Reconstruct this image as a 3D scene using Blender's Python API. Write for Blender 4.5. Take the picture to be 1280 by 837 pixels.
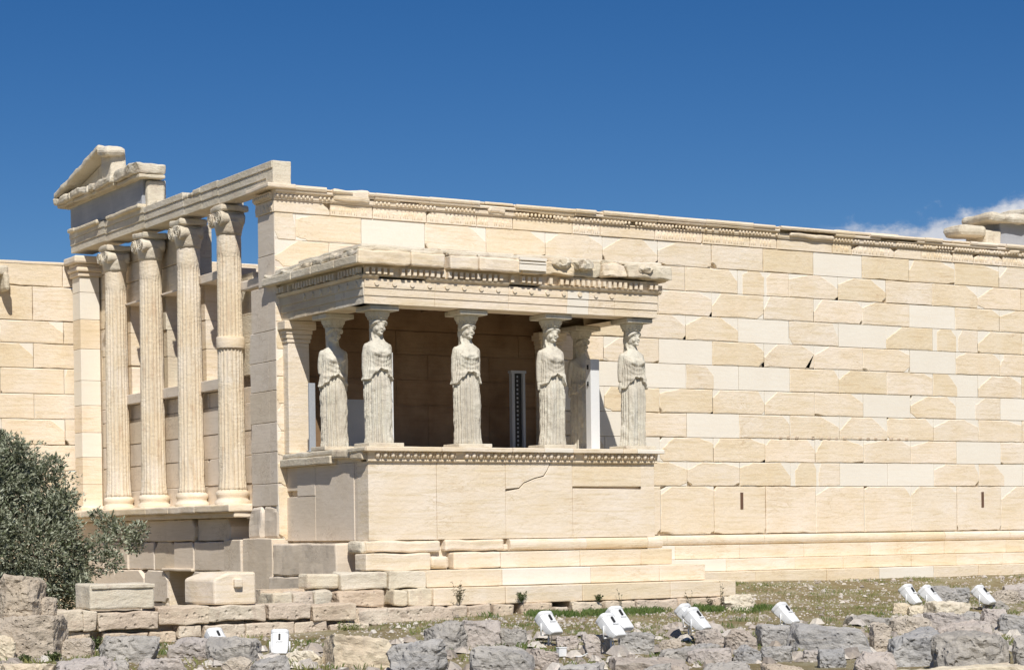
import bpy, bmesh, math, random
from mathutils import Vector, Matrix, noise

for o in list(bpy.data.objects): bpy.data.objects.remove(o)
SC = bpy.context.scene
COL = SC.collection
PI = math.pi

# ------------------------------------------------------------------ camera
CX, CY, CZ = -15.5957, -33.992, -0.8823
YAW, PITCH, ROLL, FPX, PYC = 0.54188, -0.01559, -0.01301, 2592.56, 705.38
fw = Vector((math.sin(YAW)*math.cos(PITCH), math.cos(YAW)*math.cos(PITCH), math.sin(PITCH)))
rt0 = Vector((math.cos(YAW), -math.sin(YAW), 0)); up0 = rt0.cross(fw)
rt = rt0*math.cos(ROLL) + up0*math.sin(ROLL)
up = -rt0*math.sin(ROLL) + up0*math.cos(ROLL)
cam_d = bpy.data.cameras.new('camera'); cam = bpy.data.objects.new('camera', cam_d); COL.objects.link(cam)
m = Matrix.Identity(4)
for i in range(3):
    m[i][0] = rt[i]; m[i][1] = up[i]; m[i][2] = -fw[i]
m[0][3], m[1][3], m[2][3] = CX, CY, CZ
cam.matrix_world = m
cam_d.sensor_width = 36; cam_d.lens = 36*FPX/1280
cam_d.shift_y = (PYC-418.5)/1280
cam_d.clip_start = .5; cam_d.clip_end = 5000
SC.camera = cam

# ------------------------------------------------------------------ light
SUN = Vector((-.37, -.83, 1.0)).normalized()
sd = bpy.data.lights.new('sun', 'SUN'); so = bpy.data.objects.new('sun', sd); COL.objects.link(so)
sd.energy = 4.3; sd.angle = math.radians(.5); sd.color = (1.0, .95, .87)
so.rotation_euler = SUN.to_track_quat('Z', 'Y').to_euler(); so.location = (-10, -20, 30)
elev = math.asin(SUN.z); azim = math.atan2(SUN.x, SUN.y)
W = bpy.data.worlds.new('World'); SC.world = W; W.use_nodes = True
nt = W.node_tree; nt.nodes.clear()
out = nt.nodes.new('ShaderNodeOutputWorld'); bg = nt.nodes.new('ShaderNodeBackground')
sky = nt.nodes.new('ShaderNodeTexSky'); sky.sky_type = 'NISHITA'; sky.sun_disc = False
sky.sun_elevation = elev; sky.sun_rotation = azim % (2*PI)
sky.altitude = 1500; sky.air_density = 1.0; sky.dust_density = 0.0; sky.ozone_density = 4.0
hs = nt.nodes.new('ShaderNodeHueSaturation'); hs.inputs['Saturation'].default_value = 1.32; hs.inputs['Value'].default_value = 1.0; hs.inputs['Hue'].default_value = .508
nt.links.new(sky.outputs[0], hs.inputs['Color'])
bg.inputs[1].default_value = .058
# a bank of low cloud on the eastern sky
tc = nt.nodes.new('ShaderNodeTexCoord'); sx = nt.nodes.new('ShaderNodeSeparateXYZ')
nt.links.new(tc.outputs['Generated'], sx.inputs[0])
def mth(op, a, b=None, c=None):
    n = nt.nodes.new('ShaderNodeMath'); n.operation = op
    for i, v in enumerate((a, b, c)):
        if v is None: continue
        if isinstance(v, (int, float)): n.inputs[i].default_value = v
        else: nt.links.new(v, n.inputs[i])
    return n.outputs[0]
az = mth('ARCTAN2', sx.outputs[0], sx.outputs[1])
def cnoise(scale, det, zs):
    mp = nt.nodes.new('ShaderNodeMapping'); mp.inputs['Scale'].default_value = (1, 1, zs)
    mp.inputs['Location'].default_value = (.35, .1, .6)
    nt.links.new(tc.outputs['Generated'], mp.inputs[0])
    n = nt.nodes.new('ShaderNodeTexNoise'); n.inputs['Scale'].default_value = scale; n.inputs['Detail'].default_value = det
    n.inputs['Roughness'].default_value = .6
    nt.links.new(mp.outputs[0], n.inputs['Vector']); return n.outputs['Fac']
n1 = cnoise(45, 8, 1.6); n2 = cnoise(130, 4, 2.0)
# height of the cloud top as it rises eastward (radians of azimuth)
rise = nt.nodes.new('ShaderNodeMapRange'); rise.inputs['From Min'].default_value = math.radians(40.6); rise.inputs['From Max'].default_value = math.radians(45.4)
rise.inputs['To Min'].default_value = .1425; rise.inputs['To Max'].default_value = .153; rise.clamp = True
nt.links.new(az, rise.inputs['Value'])
topn = mth('ADD', rise.outputs[0], mth('MULTIPLY', mth('SUBTRACT', n1, .5), .04))
d = mth('SUBTRACT', topn, sx.outputs[2])
edge = nt.nodes.new('ShaderNodeMapRange'); edge.interpolation_type = 'SMOOTHSTEP'
edge.inputs['From Min'].default_value = -.002; edge.inputs['From Max'].default_value = .010
nt.links.new(d, edge.inputs['Value'])
left = nt.nodes.new('ShaderNodeMapRange'); left.interpolation_type = 'SMOOTHSTEP'
left.inputs['From Min'].default_value = math.radians(39.4); left.inputs['From Max'].default_value = math.radians(40.8)
nt.links.new(az, left.inputs['Value'])
right = nt.nodes.new('ShaderNodeMapRange'); right.interpolation_type = 'SMOOTHSTEP'
right.inputs['From Min'].default_value = math.radians(58); right.inputs['From Max'].default_value = math.radians(70)
right.inputs['To Min'].default_value = 1; right.inputs['To Max'].default_value = 0
nt.links.new(az, right.inputs['Value'])
mask = mth('MULTIPLY', mth('MULTIPLY', edge.outputs[0], left.outputs[0]), mth('MULTIPLY', right.outputs[0], mth('MULTIPLY_ADD', n2, .6, .6)))
cr = nt.nodes.new('ShaderNodeValToRGB')
cr.color_ramp.elements[0].position = .35; cr.color_ramp.elements[0].color = (7.6, 8.2, 9.6, 1)
cr.color_ramp.elements[1].position = .68; cr.color_ramp.elements[1].color = (12, 12, 12.3, 1)
nt.links.new(n1, cr.inputs[0])
mix = nt.nodes.new('ShaderNodeMixRGB'); nt.links.new(mask, mix.inputs[0]); nt.links.new(hs.outputs[0], mix.inputs[1]); nt.links.new(cr.outputs[0], mix.inputs[2])
nt.links.new(mix.outputs[0], bg.inputs[0]); nt.links.new(bg.outputs[0], out.inputs[0])
SC.render.engine = 'CYCLES'
SC.render.resolution_x = 1024; SC.render.resolution_y = 669
SC.view_settings.view_transform = 'Standard'; SC.view_settings.look = 'None'
SC.view_settings.exposure = 0.2; SC.view_settings.gamma = 1
SC.cycles.max_bounces = 6; SC.cycles.diffuse_bounces = 4

# ------------------------------------------------------------------ materials
def mat(name, c1, c2, tone_cols=None, streak=None, bump=.3, bscale=14, rough=.85, dark=None, streak_amt=.45, vein=None, pits=0, vert=False, vsc=(1, 1, 1.5), vs=3.5, vamt=1.0, spk=.35):
    M = bpy.data.materials.new(name); M.use_nodes = True; T = M.node_tree
    b = T.nodes['Principled BSDF']; b.inputs['Roughness'].default_value = rough
    b.inputs['Specular IOR Level'].default_value = .25
    tc = T.nodes.new('ShaderNodeTexCoord'); oi = T.nodes.new('ShaderNodeObjectInfo')
    off = T.nodes.new('ShaderNodeVectorMath'); off.operation = 'ADD'
    L = T.links.new
    mul = T.nodes.new('ShaderNodeVectorMath'); mul.operation = 'SCALE'; mul.inputs['Scale'].default_value = 37.0
    L(oi.outputs['Location'], mul.inputs[0])
    L(tc.outputs['Object'], off.inputs[0]); L(mul.outputs[0], off.inputs[1])
    def nz(scale, det=5, sc=(1, 1, 1), r=.6, dist=0):
        mp = T.nodes.new('ShaderNodeMapping'); mp.inputs['Scale'].default_value = sc; L(off.outputs[0], mp.inputs[0])
        n = T.nodes.new('ShaderNodeTexNoise'); n.inputs['Scale'].default_value = scale; n.inputs['Detail'].default_value = det
        n.inputs['Roughness'].default_value = r; n.inputs['Distortion'].default_value = dist
        L(mp.outputs[0], n.inputs['Vector']); return n.outputs['Fac']
    def ramp(f, p0, p1, a=(0, 0, 0, 1), z=(1, 1, 1, 1)):
        r = T.nodes.new('ShaderNodeValToRGB'); r.color_ramp.elements[0].position = p0; r.color_ramp.elements[1].position = p1
        r.color_ramp.elements[0].color = a; r.color_ramp.elements[1].color = z; L(f, r.inputs[0]); return r.outputs[0]
    def mx(f, a, z, mode='MIX'):
        q = T.nodes.new('ShaderNodeMixRGB'); q.blend_type = mode
        for i, v in enumerate((f, a, z)):
            if isinstance(v, (int, float)): q.inputs[i].default_value = v
            elif isinstance(v, tuple): q.inputs[i].default_value = (*v, 1)
            else: L(v, q.inputs[i])
        return q.outputs[0]
    big = ramp(nz(1.3, 4), .35, .65)
    col = mx(big, c1, c2)
    if tone_cols:
        at = T.nodes.new('ShaderNodeAttribute'); at.attribute_name = 'tone'
        r = T.nodes.new('ShaderNodeValToRGB')
        els = r.color_ramp.elements
        while len(els) < len(tone_cols): els.new(.5)
        for i, c in enumerate(tone_cols):
            els[i].position = i/(len(tone_cols)-1); els[i].color = (*c, 1)
        L(at.outputs['Fac'], r.inputs[0])
        col = mx(1.0, col, r.outputs[0], 'MULTIPLY')
    if streak:
        s = ramp(nz(2.2, 7, (4, 4, .7) if vert else (.55, .55, 9), .68, .6), .48, .74)
        f = T.nodes.new('ShaderNodeMath'); f.operation = 'MULTIPLY'; f.inputs[1].default_value = streak_amt; L(s, f.inputs[0])
        col = mx(f.outputs[0], col, streak)
    if vein:
        w = ramp(nz(vs, 6, vsc, .7, 1.2), .48, .498); w2 = ramp(nz(vs, 6, vsc, .7, 1.2), .502, .52, (1, 1, 1, 1), (0, 0, 0, 1))
        vm = mx(1.0, mx(1.0, w, w2, 'MULTIPLY'), ramp(nz(1.1, 3), .48, .62), 'MULTIPLY')
        vf = T.nodes.new('ShaderNodeMath'); vf.operation = 'MULTIPLY'; vf.inputs[1].default_value = vamt; L(vm, vf.inputs[0])
        col = mx(vf.outputs[0], col, vein)
    if dark:
        s = ramp(nz(5, 8, (1, 1, .5), .7), .56, .72)
        f = T.nodes.new('ShaderNodeMath'); f.operation = 'MULTIPLY'; f.inputs[1].default_value = .55; L(s, f.inputs[0])
        col = mx(f.outputs[0], col, dark)
    sp = nz(70, 3)
    col = mx(spk, col, ramp(sp, .2, .8, (.5, .5, .5, 1), (1.0, 1.0, 1.0, 1)), 'OVERLAY')
    L(col, b.inputs['Base Color'])
    bp = T.nodes.new('ShaderNodeBump'); bp.inputs['Strength'].default_value = bump; bp.inputs['Distance'].default_value = .03
    a = T.nodes.new('ShaderNodeMath'); a.operation = 'MULTIPLY_ADD'; a.inputs[1].default_value = .35
    L(nz(bscale*4, 4), a.inputs[0]); L(nz(bscale, 6, (1, 1, 1.6)), a.inputs[2])
    h = a.outputs[0]
    if pits:
        v = T.nodes.new('ShaderNodeTexVoronoi'); v.inputs['Scale'].default_value = pits; L(off.outputs[0], v.inputs['Vector'])
        pr = ramp(v.outputs['Distance'], .08, .28)
        q = T.nodes.new('ShaderNodeMath'); q.operation = 'MULTIPLY_ADD'; q.inputs[1].default_value = .8; L(pr, q.inputs[0]); L(h, q.inputs[2]); h = q.outputs[0]
    L(h, bp.inputs['Height']); L(bp.outputs[0], b.inputs['Normal'])
    return M
TN = [(.90, .87, .82), (.98, .96, .93), (.95, .97, 1.0), (1.04, 1.03, 1.02)]
OLD = mat('aged_marble', (.745, .588, .42), (.795, .668, .51), TN, (.50, .35, .21), .4, 9, vein=(.46, .33, .21), streak_amt=.65, vsc=(.5, .5, 2.6), vs=1.7, vamt=.7)
NEW = mat('fresh_marble', (.775, .70, .575), (.80, .735, .615), [(.93, .93, .92), (1, 1, 1)], (.72, .62, .47), .15, 9, streak_amt=.6)
PALE = mat('weathered_marble', (.68, .59, .465), (.56, .475, .365), TN, (.36, .30, .23), .6, 11, dark=(.25, .22, .19))
GREYM = mat('grey_marble', (.69, .585, .465), (.74, .64, .52), TN, (.50, .40, .30), .22, 7, vein=(.34, .27, .21), vamt=.8, spk=.15)
ELEU = mat('blue_grey_limestone', (.30, .31, .335), (.37, .38, .40), None, (.24, .25, .28), .3, 10)
STAT = mat('cast_statue_stone', (.60, .555, .465), (.46, .425, .355), None, (.33, .29, .23), .5, 24, dark=(.20, .175, .145), streak_amt=.55, vert=True)
COLM = mat('weathered_column_marble', (.66, .525, .385), (.72, .61, .475), TN, (.40, .28, .18), .7, 12, streak_amt=.65, vert=True, dark=(.38, .29, .21))
PATINA_SHADE = mat('shade_darkened_patina_marble', (.17, .105, .058), (.26, .175, .105), TN, (.12, .075, .04), .35, 9)  # brown patina, colour lowered further to paint in the porch's shade
POROS = mat('poros_stone', (.60, .50, .39), (.50, .41, .32), TN, (.40, .31, .24), .8, 9, dark=(.26, .21, .17), pits=9)
ROCKG = mat('grey_limestone_rock', (.28, .272, .262), (.41, .39, .36), TN, (.55, .51, .45), 1.0, 9, dark=(.20, .185, .175), pits=10, vein=(.15, .135, .12), vamt=.8, spk=.25)
ROCKP = mat('pinkish_limestone_rock', (.44, .385, .34), (.37, .335, .305), TN, (.50, .46, .40), 1.0, 9, dark=(.24, .205, .18), pits=10, vein=(.18, .15, .125), vamt=.8, spk=.25)
ROCKB = mat('buff_limestone_rock', (.48, .415, .33), (.41, .36, .30), TN, (.36, .29, .22), 1.0, 13, dark=(.24, .20, .16), pits=14, vein=(.2, .16, .12))
WHITE = mat('white_painted_metal', (.70, .71, .71), (.67, .68, .68), None, None, .03, 20, rough=.4)
GREYP = mat('grey_painted_steel', (.30, .32, .35), (.33, .35, .38), None, None, .03, 20, rough=.45)
BLACK = mat('black_rubber', (.02, .02, .02), (.03, .03, .03), None, None, .05, 20, rough=.6)
POT_SLOT_SHADE = mat('pot_brown_slot_shade', (.16, .09, .06), (.10, .06, .04), None, None, .3, 30)  # brown of the pot; also paints shade into the wall slots
BARK = mat('olive_bark', (.20, .16, .12), (.28, .23, .18), None, None, .8, 12)
GLASS = mat('lamp_glass', (.10, .11, .12), (.12, .13, .14), None, None, .0, 5, rough=.1)

def leafmat(name, a, b_, tip=None):
    M = bpy.data.materials.new(name); M.use_nodes = True; T = M.node_tree; L = T.links.new
    b = T.nodes['Principled BSDF']; b.inputs['Roughness'].default_value = .55; b.inputs['Specular IOR Level'].default_value = .35
    at = T.nodes.new('ShaderNodeAttribute'); at.attribute_name = 'tone'
    r = T.nodes.new('ShaderNodeValToRGB'); r.color_ramp.elements[0].color = (*a, 1); r.color_ramp.elements[1].color = (*b_, 1)
    L(at.outputs['Fac'], r.inputs[0]); L(r.outputs[0], b.inputs['Base Color'])
    return M
OLIVE = leafmat('olive_leaves', (.10, .12, .06), (.50, .52, .40))
GRASS = leafmat('grass_blades', (.065, .125, .025), (.30, .28, .10))
WEED = leafmat('weed_leaves', (.06, .095, .03), (.20, .23, .10))
DRYW = leafmat('dry_weed_stems', (.14, .13, .08), (.28, .25, .16))
PEB = mat('gravel_stones', (.50, .45, .39), (.40, .37, .34), [(.55, .52, .5), (.8, .76, .72), (1, 1, 1), (1.35, 1.33, 1.3)], None, .5, 20)

def groundmat():
    M = bpy.data.materials.new('dry_soil'); M.use_nodes = True; T = M.node_tree; L = T.links.new
    b = T.nodes['Principled BSDF']; b.inputs['Roughness'].default_value = .95; b.inputs['Specular IOR Level'].default_value = .1
    tc = T.nodes.new('ShaderNodeTexCoord')
    def nz(s, d=6, r=.65):
        n = T.nodes.new('ShaderNodeTexNoise'); n.inputs['Scale'].default_value = s; n.inputs['Detail'].default_value = d; n.inputs['Roughness'].default_value = r
        L(tc.outputs['Object'], n.inputs['Vector']); return n.outputs['Fac']
    r = T.nodes.new('ShaderNodeValToRGB'); e = r.color_ramp.elements
    e[0].position = .34; e[0].color = (.155, .15, .065, 1); e[1].position = .68; e[1].color = (.36, .315, .23, 1)
    x = e.new(.46); x.color = (.235, .185, .10, 1); x = e.new(.56); x.color = (.285, .25, .15, 1)
    L(nz(.9, 9, .75), r.inputs[0])
    v = T.nodes.new('ShaderNodeTexVoronoi'); v.inputs['Scale'].default_value = 16; L(tc.outputs['Object'], v.inputs['Vector'])
    vr = T.nodes.new('ShaderNodeValToRGB'); vr.color_ramp.elements[0].position = .18; vr.color_ramp.elements[0].color = (1, 1, 1, 1)
    vr.color_ramp.elements[1].position = .32; vr.color_ramp.elements[1].color = (0, 0, 0, 1); L(v.outputs['Distance'], vr.inputs[0])
    q = T.nodes.new('ShaderNodeMath'); q.operation = 'MULTIPLY'
    s2 = T.nodes.new('ShaderNodeValToRGB'); s2.color_ramp.elements[0].position = .45; s2.color_ramp.elements[1].position = .6; L(nz(1.7, 4), s2.inputs[0])
    L(vr.outputs[0], q.inputs[0]); L(s2.outputs[0], q.inputs[1])
    mxn = T.nodes.new('ShaderNodeMixRGB'); L(q.outputs[0], mxn.inputs[0]); L(r.outputs[0], mxn.inputs[1]); mxn.inputs[2].default_value = (.50, .46, .41, 1)
    L(mxn.outputs[0], b.inputs['Base Color'])
    bp = T.nodes.new('ShaderNodeBump'); bp.inputs['Strength'].default_value = .9; bp.inputs['Distance'].default_value = .06
    L(nz(11, 8), bp.inputs['Height']); L(bp.outputs[0], b.inputs['Normal'])
    return M
SOIL = groundmat()

# ------------------------------------------------------------------ helpers
R = random.Random(7)
def V(*a): return Vector(a)
def nvec(p, s, seed=0.0):
    return noise.noise_vector(Vector((p[0]*s+seed*3.1, p[1]*s-seed*1.7, p[2]*s+seed)))
def n1d(x, seed=0.0): return noise.noise(Vector((x, seed*5.3, seed)))

class MB:
    def __init__(s): s.v = []; s.f = []; s.t = []; s.m = []; s.sm = []
    def face(s, idx, tone=.6, mi=0, smooth=False):
        s.f.append(tuple(idx)); s.t.append(tone); s.m.append(mi); s.sm.append(smooth)
    def add(s, vs): b = len(s.v); s.v.extend(vs); return b
    def box(s, x0, x1, y0, y1, z0, z1, tone=.6, mi=0, bev=0.0):
        if bev > 0 and min(x1-x0, y1-y0, z1-z0) > 2.5*bev:
            return s.rough(x0, x1, y0, y1, z0, z1, amp=0, rnd=bev, res=99, tone=tone, mi=mi)
        b = s.add([(x, y, z) for x in (x0, x1) for y in (y0, y1) for z in (z0, z1)])
        for q in ((0, 1, 3, 2), (4, 6, 7, 5), (0, 4, 5, 1), (2, 3, 7, 6), (0, 2, 6, 4), (1, 5, 7, 3)):
            s.face([b+i for i in q], tone, mi)
    def rough(s, x0, x1, y0, y1, z0, z1, amp=.02, rnd=.03, res=.12, tone=.6, mi=0, seed=None, freq=2.5, cuts=0, smooth=False, cutdepth=.25, xf=None, fine=.35):
        """a stone block: rounded worn edges, noise, optional planar breaks"""
        seed = R.random()*100 if seed is None else seed
        rr = random.Random(seed)
        lo = V(x0, y0, z0); hi = V(x1, y1, z1); c = (lo+hi)/2; h = (hi-lo)/2
        rnd = min(rnd, min(h)*.95)
        ax = []
        for i in range(3):
            n = max(1, int(round((hi[i]-lo[i])/res)))
            pts = [lo[i]+rnd*.0]
            inner = [lo[i]+rnd+(hi[i]-lo[i]-2*rnd)*k/n for k in range(n+1)]
            pts = [lo[i]] + inner + [hi[i]]
            ax.append(pts)
        planes = []
        for k in range(cuts):
            d = V(rr.uniform(-1, 1), rr.uniform(-1, 1), rr.uniform(-.5, 1)).normalized()
            sup = sum(abs(d[i])*h[i] for i in range(3))
            planes.append((d, sup*(1-rr.uniform(.08, cutdepth))))
        idx = {}
        def vert(i, j, k):
            key = (i, j, k)
            if key in idx: return idx[key]
            p = V(ax[0][i], ax[1][j], ax[2][k])
            q = V(*[min(max(p[a], lo[a]+rnd), hi[a]-rnd) for a in range(3)])
            d = p-q
            if d.length > 1e-9: p = q + d.normalized()*rnd
            for (dn, dd) in planes:
                t = (p-c).dot(dn)-dd
                if t > 0: p = p - dn*t
            if amp:
                p = p + nvec(p, freq, seed)*amp + nvec(p, freq*3.3, seed+9)*amp*fine
            if xf: p = xf(p)
            idx[key] = len(s.v); s.v.append(tuple(p)); return idx[key]
        N = [len(a)-1 for a in ax]
        for (a, b_, w) in ((0, 1, 2), (1, 2, 0), (2, 0, 1)):
            for side in (0, N[w]):
                for i in range(N[a]):
                    for j in range(N[b_]):
                        q = []
                        for (di, dj) in ((0, 0), (1, 0), (1, 1), (0, 1)):
                            k = [0, 0, 0]; k[a] = i+di; k[b_] = j+dj; k[w] = side
                            q.append(vert(*k))
                        if side == 0: q.reverse()
                        if len(set(q)) >= 3: s.face(q, tone, mi, smooth)
    def poly(s, F, pts, n0, n1, bev=.01, tone=.6, mi=0):
        """polygonal stone face; F=(origin,U,V,N)"""
        O, U, Vv, N = F
        n = len(pts)
        area = sum(pts[i][0]*pts[(i+1) % n][1]-pts[(i+1) % n][0]*pts[i][1] for i in range(n))
        if area < 0: pts = pts[::-1]
        ins = []
        for i in range(n):
            a = Vector(pts[i-1]); p = Vector(pts[i]); c = Vector(pts[(i+1) % n])
            e1 = (p-a).normalized(); e2 = (c-p).normalized()
            nn = V(-e1.y-e2.y, e1.x+e2.x)
            if nn.length < 1e-6: nn = V(-e1.y, e1.x)
            nn.normalize(); k = max(.5, nn.dot(V(-e1.y, e1.x)))
            ins.append(p+nn*bev/k)
        def P(q, nn): return tuple(O+U*q[0]+Vv*q[1]+N*nn)
        b = s.add([P(q, n0) for q in pts]+[P(q, n1-bev) for q in pts]+[P(q, n1) for q in ins])
        for i in range(n):
            j = (i+1) % n
            s.face((b+i, b+j, b+n+j, b+n+i), tone, mi); s.face((b+n+i, b+n+j, b+2*n+j, b+2*n+i), tone, mi)
        s.face([b+2*n+i for i in range(n)], tone, mi)
    def ball(s, c, r, seg=8, rings=5, tone=.6, mi=0, smooth=True):
        rx, ry, rz = r if isinstance(r, tuple) else (r, r, r)
        b = s.add([(c[0], c[1], c[2]-rz)])
        for i in range(1, rings):
            a = -PI/2+PI*i/rings
            s.add([(c[0]+rx*math.cos(a)*math.cos(2*PI*j/seg), c[1]+ry*math.cos(a)*math.sin(2*PI*j/seg), c[2]+rz*math.sin(a)) for j in range(seg)])
        t = s.add([(c[0], c[1], c[2]+rz)])
        for j in range(seg):
            k = (j+1) % seg
            s.face((b, b+1+k, b+1+j), tone, mi, smooth)
            for i in range(rings-2):
                s.face((b+1+i*seg+j, b+1+i*seg+k, b+1+(i+1)*seg+k, b+1+(i+1)*seg+j), tone, mi, smooth)
            s.face((t, b+1+(rings-2)*seg+j, b+1+(rings-2)*seg+k), tone, mi, smooth)
    def lathe(s, cx, cy, prof, seg=32, rf=None, tone=.6, mi=0, smooth=True, ex=None):
        """prof: list (r,z)"""
        b = len(s.v)
        for (r, z) in prof:
            for j in range(seg):
                a = 2*PI*j/seg
                q = r*(rf(a, z) if rf else 1)
                s.v.append((cx+q*math.cos(a), cy+q*math.sin(a), z))
        for i in range(len(prof)-1):
            for j in range(seg):
                k = (j+1) % seg
                s.face((b+i*seg+j, b+i*seg+k, b+(i+1)*seg+k, b+(i+1)*seg+j), tone, mi, smooth)
        s.face([b+j for j in range(seg)][::-1], tone, mi); e = b+(len(prof)-1)*seg
        s.face([e+j for j in range(seg)], tone, mi)
    def tube(s, pts, rad, seg=6, tone=.6, mi=0):
        pts = [Vector(p) for p in pts]; n = len(pts)
        rads = rad if isinstance(rad, (list, tuple)) else [rad]*n
        b = len(s.v)
        for i, p in enumerate(pts):
            d = (pts[min(i+1, n-1)]-pts[max(i-1, 0)]).normalized()
            a = d.cross(V(0, 0, 1)) if abs(d.z) < .9 else d.cross(V(1, 0, 0))
            a.normalize(); c = d.cross(a)
            for j in range(seg):
                t = 2*PI*j/seg; s.v.append(tuple(p+(a*math.cos(t)+c*math.sin(t))*rads[i]))
        for i in range(n-1):
            for j in range(seg):
                k = (j+1) % seg; s.face((b+i*seg+j, b+i*seg+k, b+(i+1)*seg+k, b+(i+1)*seg+j), tone, mi, True)
        s.face([b+j for j in range(seg)][::-1], tone, mi); s.face([b+(n-1)*seg+j for j in range(seg)], tone, mi)
    def ext(s, F, prof, u0, u1, tone=.6, mi=0, smooth=False):
        """profile (v,n) list closed, swept along U"""
        O, U, Vv, N = F; n = len(prof)
        b = s.add([tuple(O+U*u+Vv*v+N*w) for u in (u0, u1) for (v, w) in prof])
        for i in range(n):
            j = (i+1) % n; s.face((b+i, b+j, b+n+j, b+n+i), tone, mi, smooth)
        s.face([b+i for i in range(n)][::-1], tone, mi); s.face([b+n+i for i in range(n)], tone, mi)
    def build(s, name, mats, parent=None, fix=True):
        org = parent_loc(parent)
        me = bpy.data.meshes.new(name)
        me.from_pydata([(v[0]-org[0], v[1]-org[1], v[2]-org[2]) for v in s.v], [], s.f)
        if not isinstance(mats, (list, tuple)): mats = [mats]
        for mm in mats: me.materials.append(mm)
        me.polygons.foreach_set('material_index', s.m)
        me.polygons.foreach_set('use_smooth', s.sm)
        at = me.attributes.new('tone', 'FLOAT', 'FACE'); at.data.foreach_set('value', s.t)
        me.update()
        if fix:
            bm = bmesh.new(); bm.from_mesh(me); bmesh.ops.recalc_face_normals(bm, faces=bm.faces[:]); bm.to_mesh(me); bm.free()
        o = bpy.data.objects.new(name, me); COL.objects.link(o)
        if parent: o.parent = parent
        return o
WLOC = {}
def parent_loc(p):
    x = V(0, 0, 0)
    while p is not None:
        x = x + Vector(WLOC.get(p.name, tuple(p.location))); p = p.parent
    return x
def tag(o, label=None, cat=None, group=None, kind=None):
    if label: o['label'] = label
    if cat: o['category'] = cat
    if group: o['group'] = group
    if kind: o['kind'] = kind
    return o
def thing(name, label, cat, loc=(0, 0, 0), group=None, rz=0):
    o = bpy.data.objects.new(name, None); COL.objects.link(o); o.location = loc; o.rotation_euler = (0, 0, rz)
    o.empty_display_size = .3
    return tag(o, label, cat, group)
def solo(mb, name, mats, loc, label, cat, group=None, kind=None):
    """one-mesh thing with its origin at loc"""
    mb.v = [(v[0]-loc[0], v[1]-loc[1], v[2]-loc[2]) for v in mb.v]
    o = mb.build(name, mats); o.location = loc
    return tag(o, label, cat, group, kind)
def ray(px, py): return fw + rt*((px-640)/FPX) - up*((py-PYC)/FPX)
def on(px, py, ax, val):
    d = ray(px, py); o = V(CX, CY, CZ); return o + d*((val-o[ax])/d[ax])

FS = lambda y, x=0: (V(x, y, 0), V(1, 0, 0), V(0, 0, 1), V(0, -1, 0))    # faces south
FW = lambda x, y=0: (V(x, y, 0), V(0, 1, 0), V(0, 0, 1), V(-1, 0, 0))    # faces west (u = +y)
FE = lambda x, y=0: (V(x, y, 0), V(0, 1, 0), V(0, 0, 1), V(1, 0, 0))
FN = lambda y, x=0: (V(x, y, 0), V(1, 0, 0), V(0, 0, 1), V(0, 1, 0))

def jag(a, b, n, amp, rr):
    out = []
    for i in range(1, n):
        t = i/n; out.append((a[0]+(b[0]-a[0])*t+rr.uniform(-amp, amp), a[1]+(b[1]-a[1])*t+rr.uniform(-amp, amp)))
    return out
def old_poly(u0, u1, v0, v1, rr, cutp=.4, big=1.0, sides=(0, 0, 0, 0)):
    """outline of an ancient block with broken corners; sides forces a cut at (bl,br,tr,tl)"""
    g = .004
    u0 += g; u1 -= g; v0 += g; v1 -= g
    cs = [(u0, v0, 1, 1), (u1, v0, -1, 1), (u1, v1, -1, -1), (u0, v1, 1, -1)]
    pts = []
    for i, (cu, cv, su, sv) in enumerate(cs):
        top = i >= 2
        if sides[i] or rr.random() < cutp*(1.0 if top else .35):
            du = rr.uniform(.12, .52)*big*(1 if (top or sides[i]) else .5)*min(1, (u1-u0)/1.2); dv = rr.uniform(.08, .3)*big*(1 if (top or sides[i]) else .5)
            dv = min(dv, (v1-v0)*.7)
            A = (cu, cv+sv*dv); B = (cu+su*du, cv)
            if i in (1, 3): A, B = B, A
            pts.append(A); pts += jag(A, B, 3, .012, rr); pts.append(B)
        else: pts.append((cu, cv))
    if big >= .7:       # slightly worn arrises between the corners
        o = []
        for i in range(len(pts)):
            a, b = pts[i], pts[(i+1) % len(pts)]
            o.append(a)
            ln = math.hypot(b[0]-a[0], b[1]-a[1])
            if ln > .35:
                for k in range(1, int(ln/.16)):
                    t = k/int(ln/.16); e = abs(rr.gauss(0, .006)) if rr.random() < .8 else rr.uniform(.008, .016)
                    x, y = a[0]+(b[0]-a[0])*t, a[1]+(b[1]-a[1])*t
                    mx_, my_ = (u0+u1)/2-x, (v0+v1)/2-y
                    if abs(a[1]-b[1]) < 1e-5: y += math.copysign(e, my_)
                    else: x += math.copysign(e*.7, mx_)
                    o.append((x, y))
        pts = o
    return pts

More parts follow.
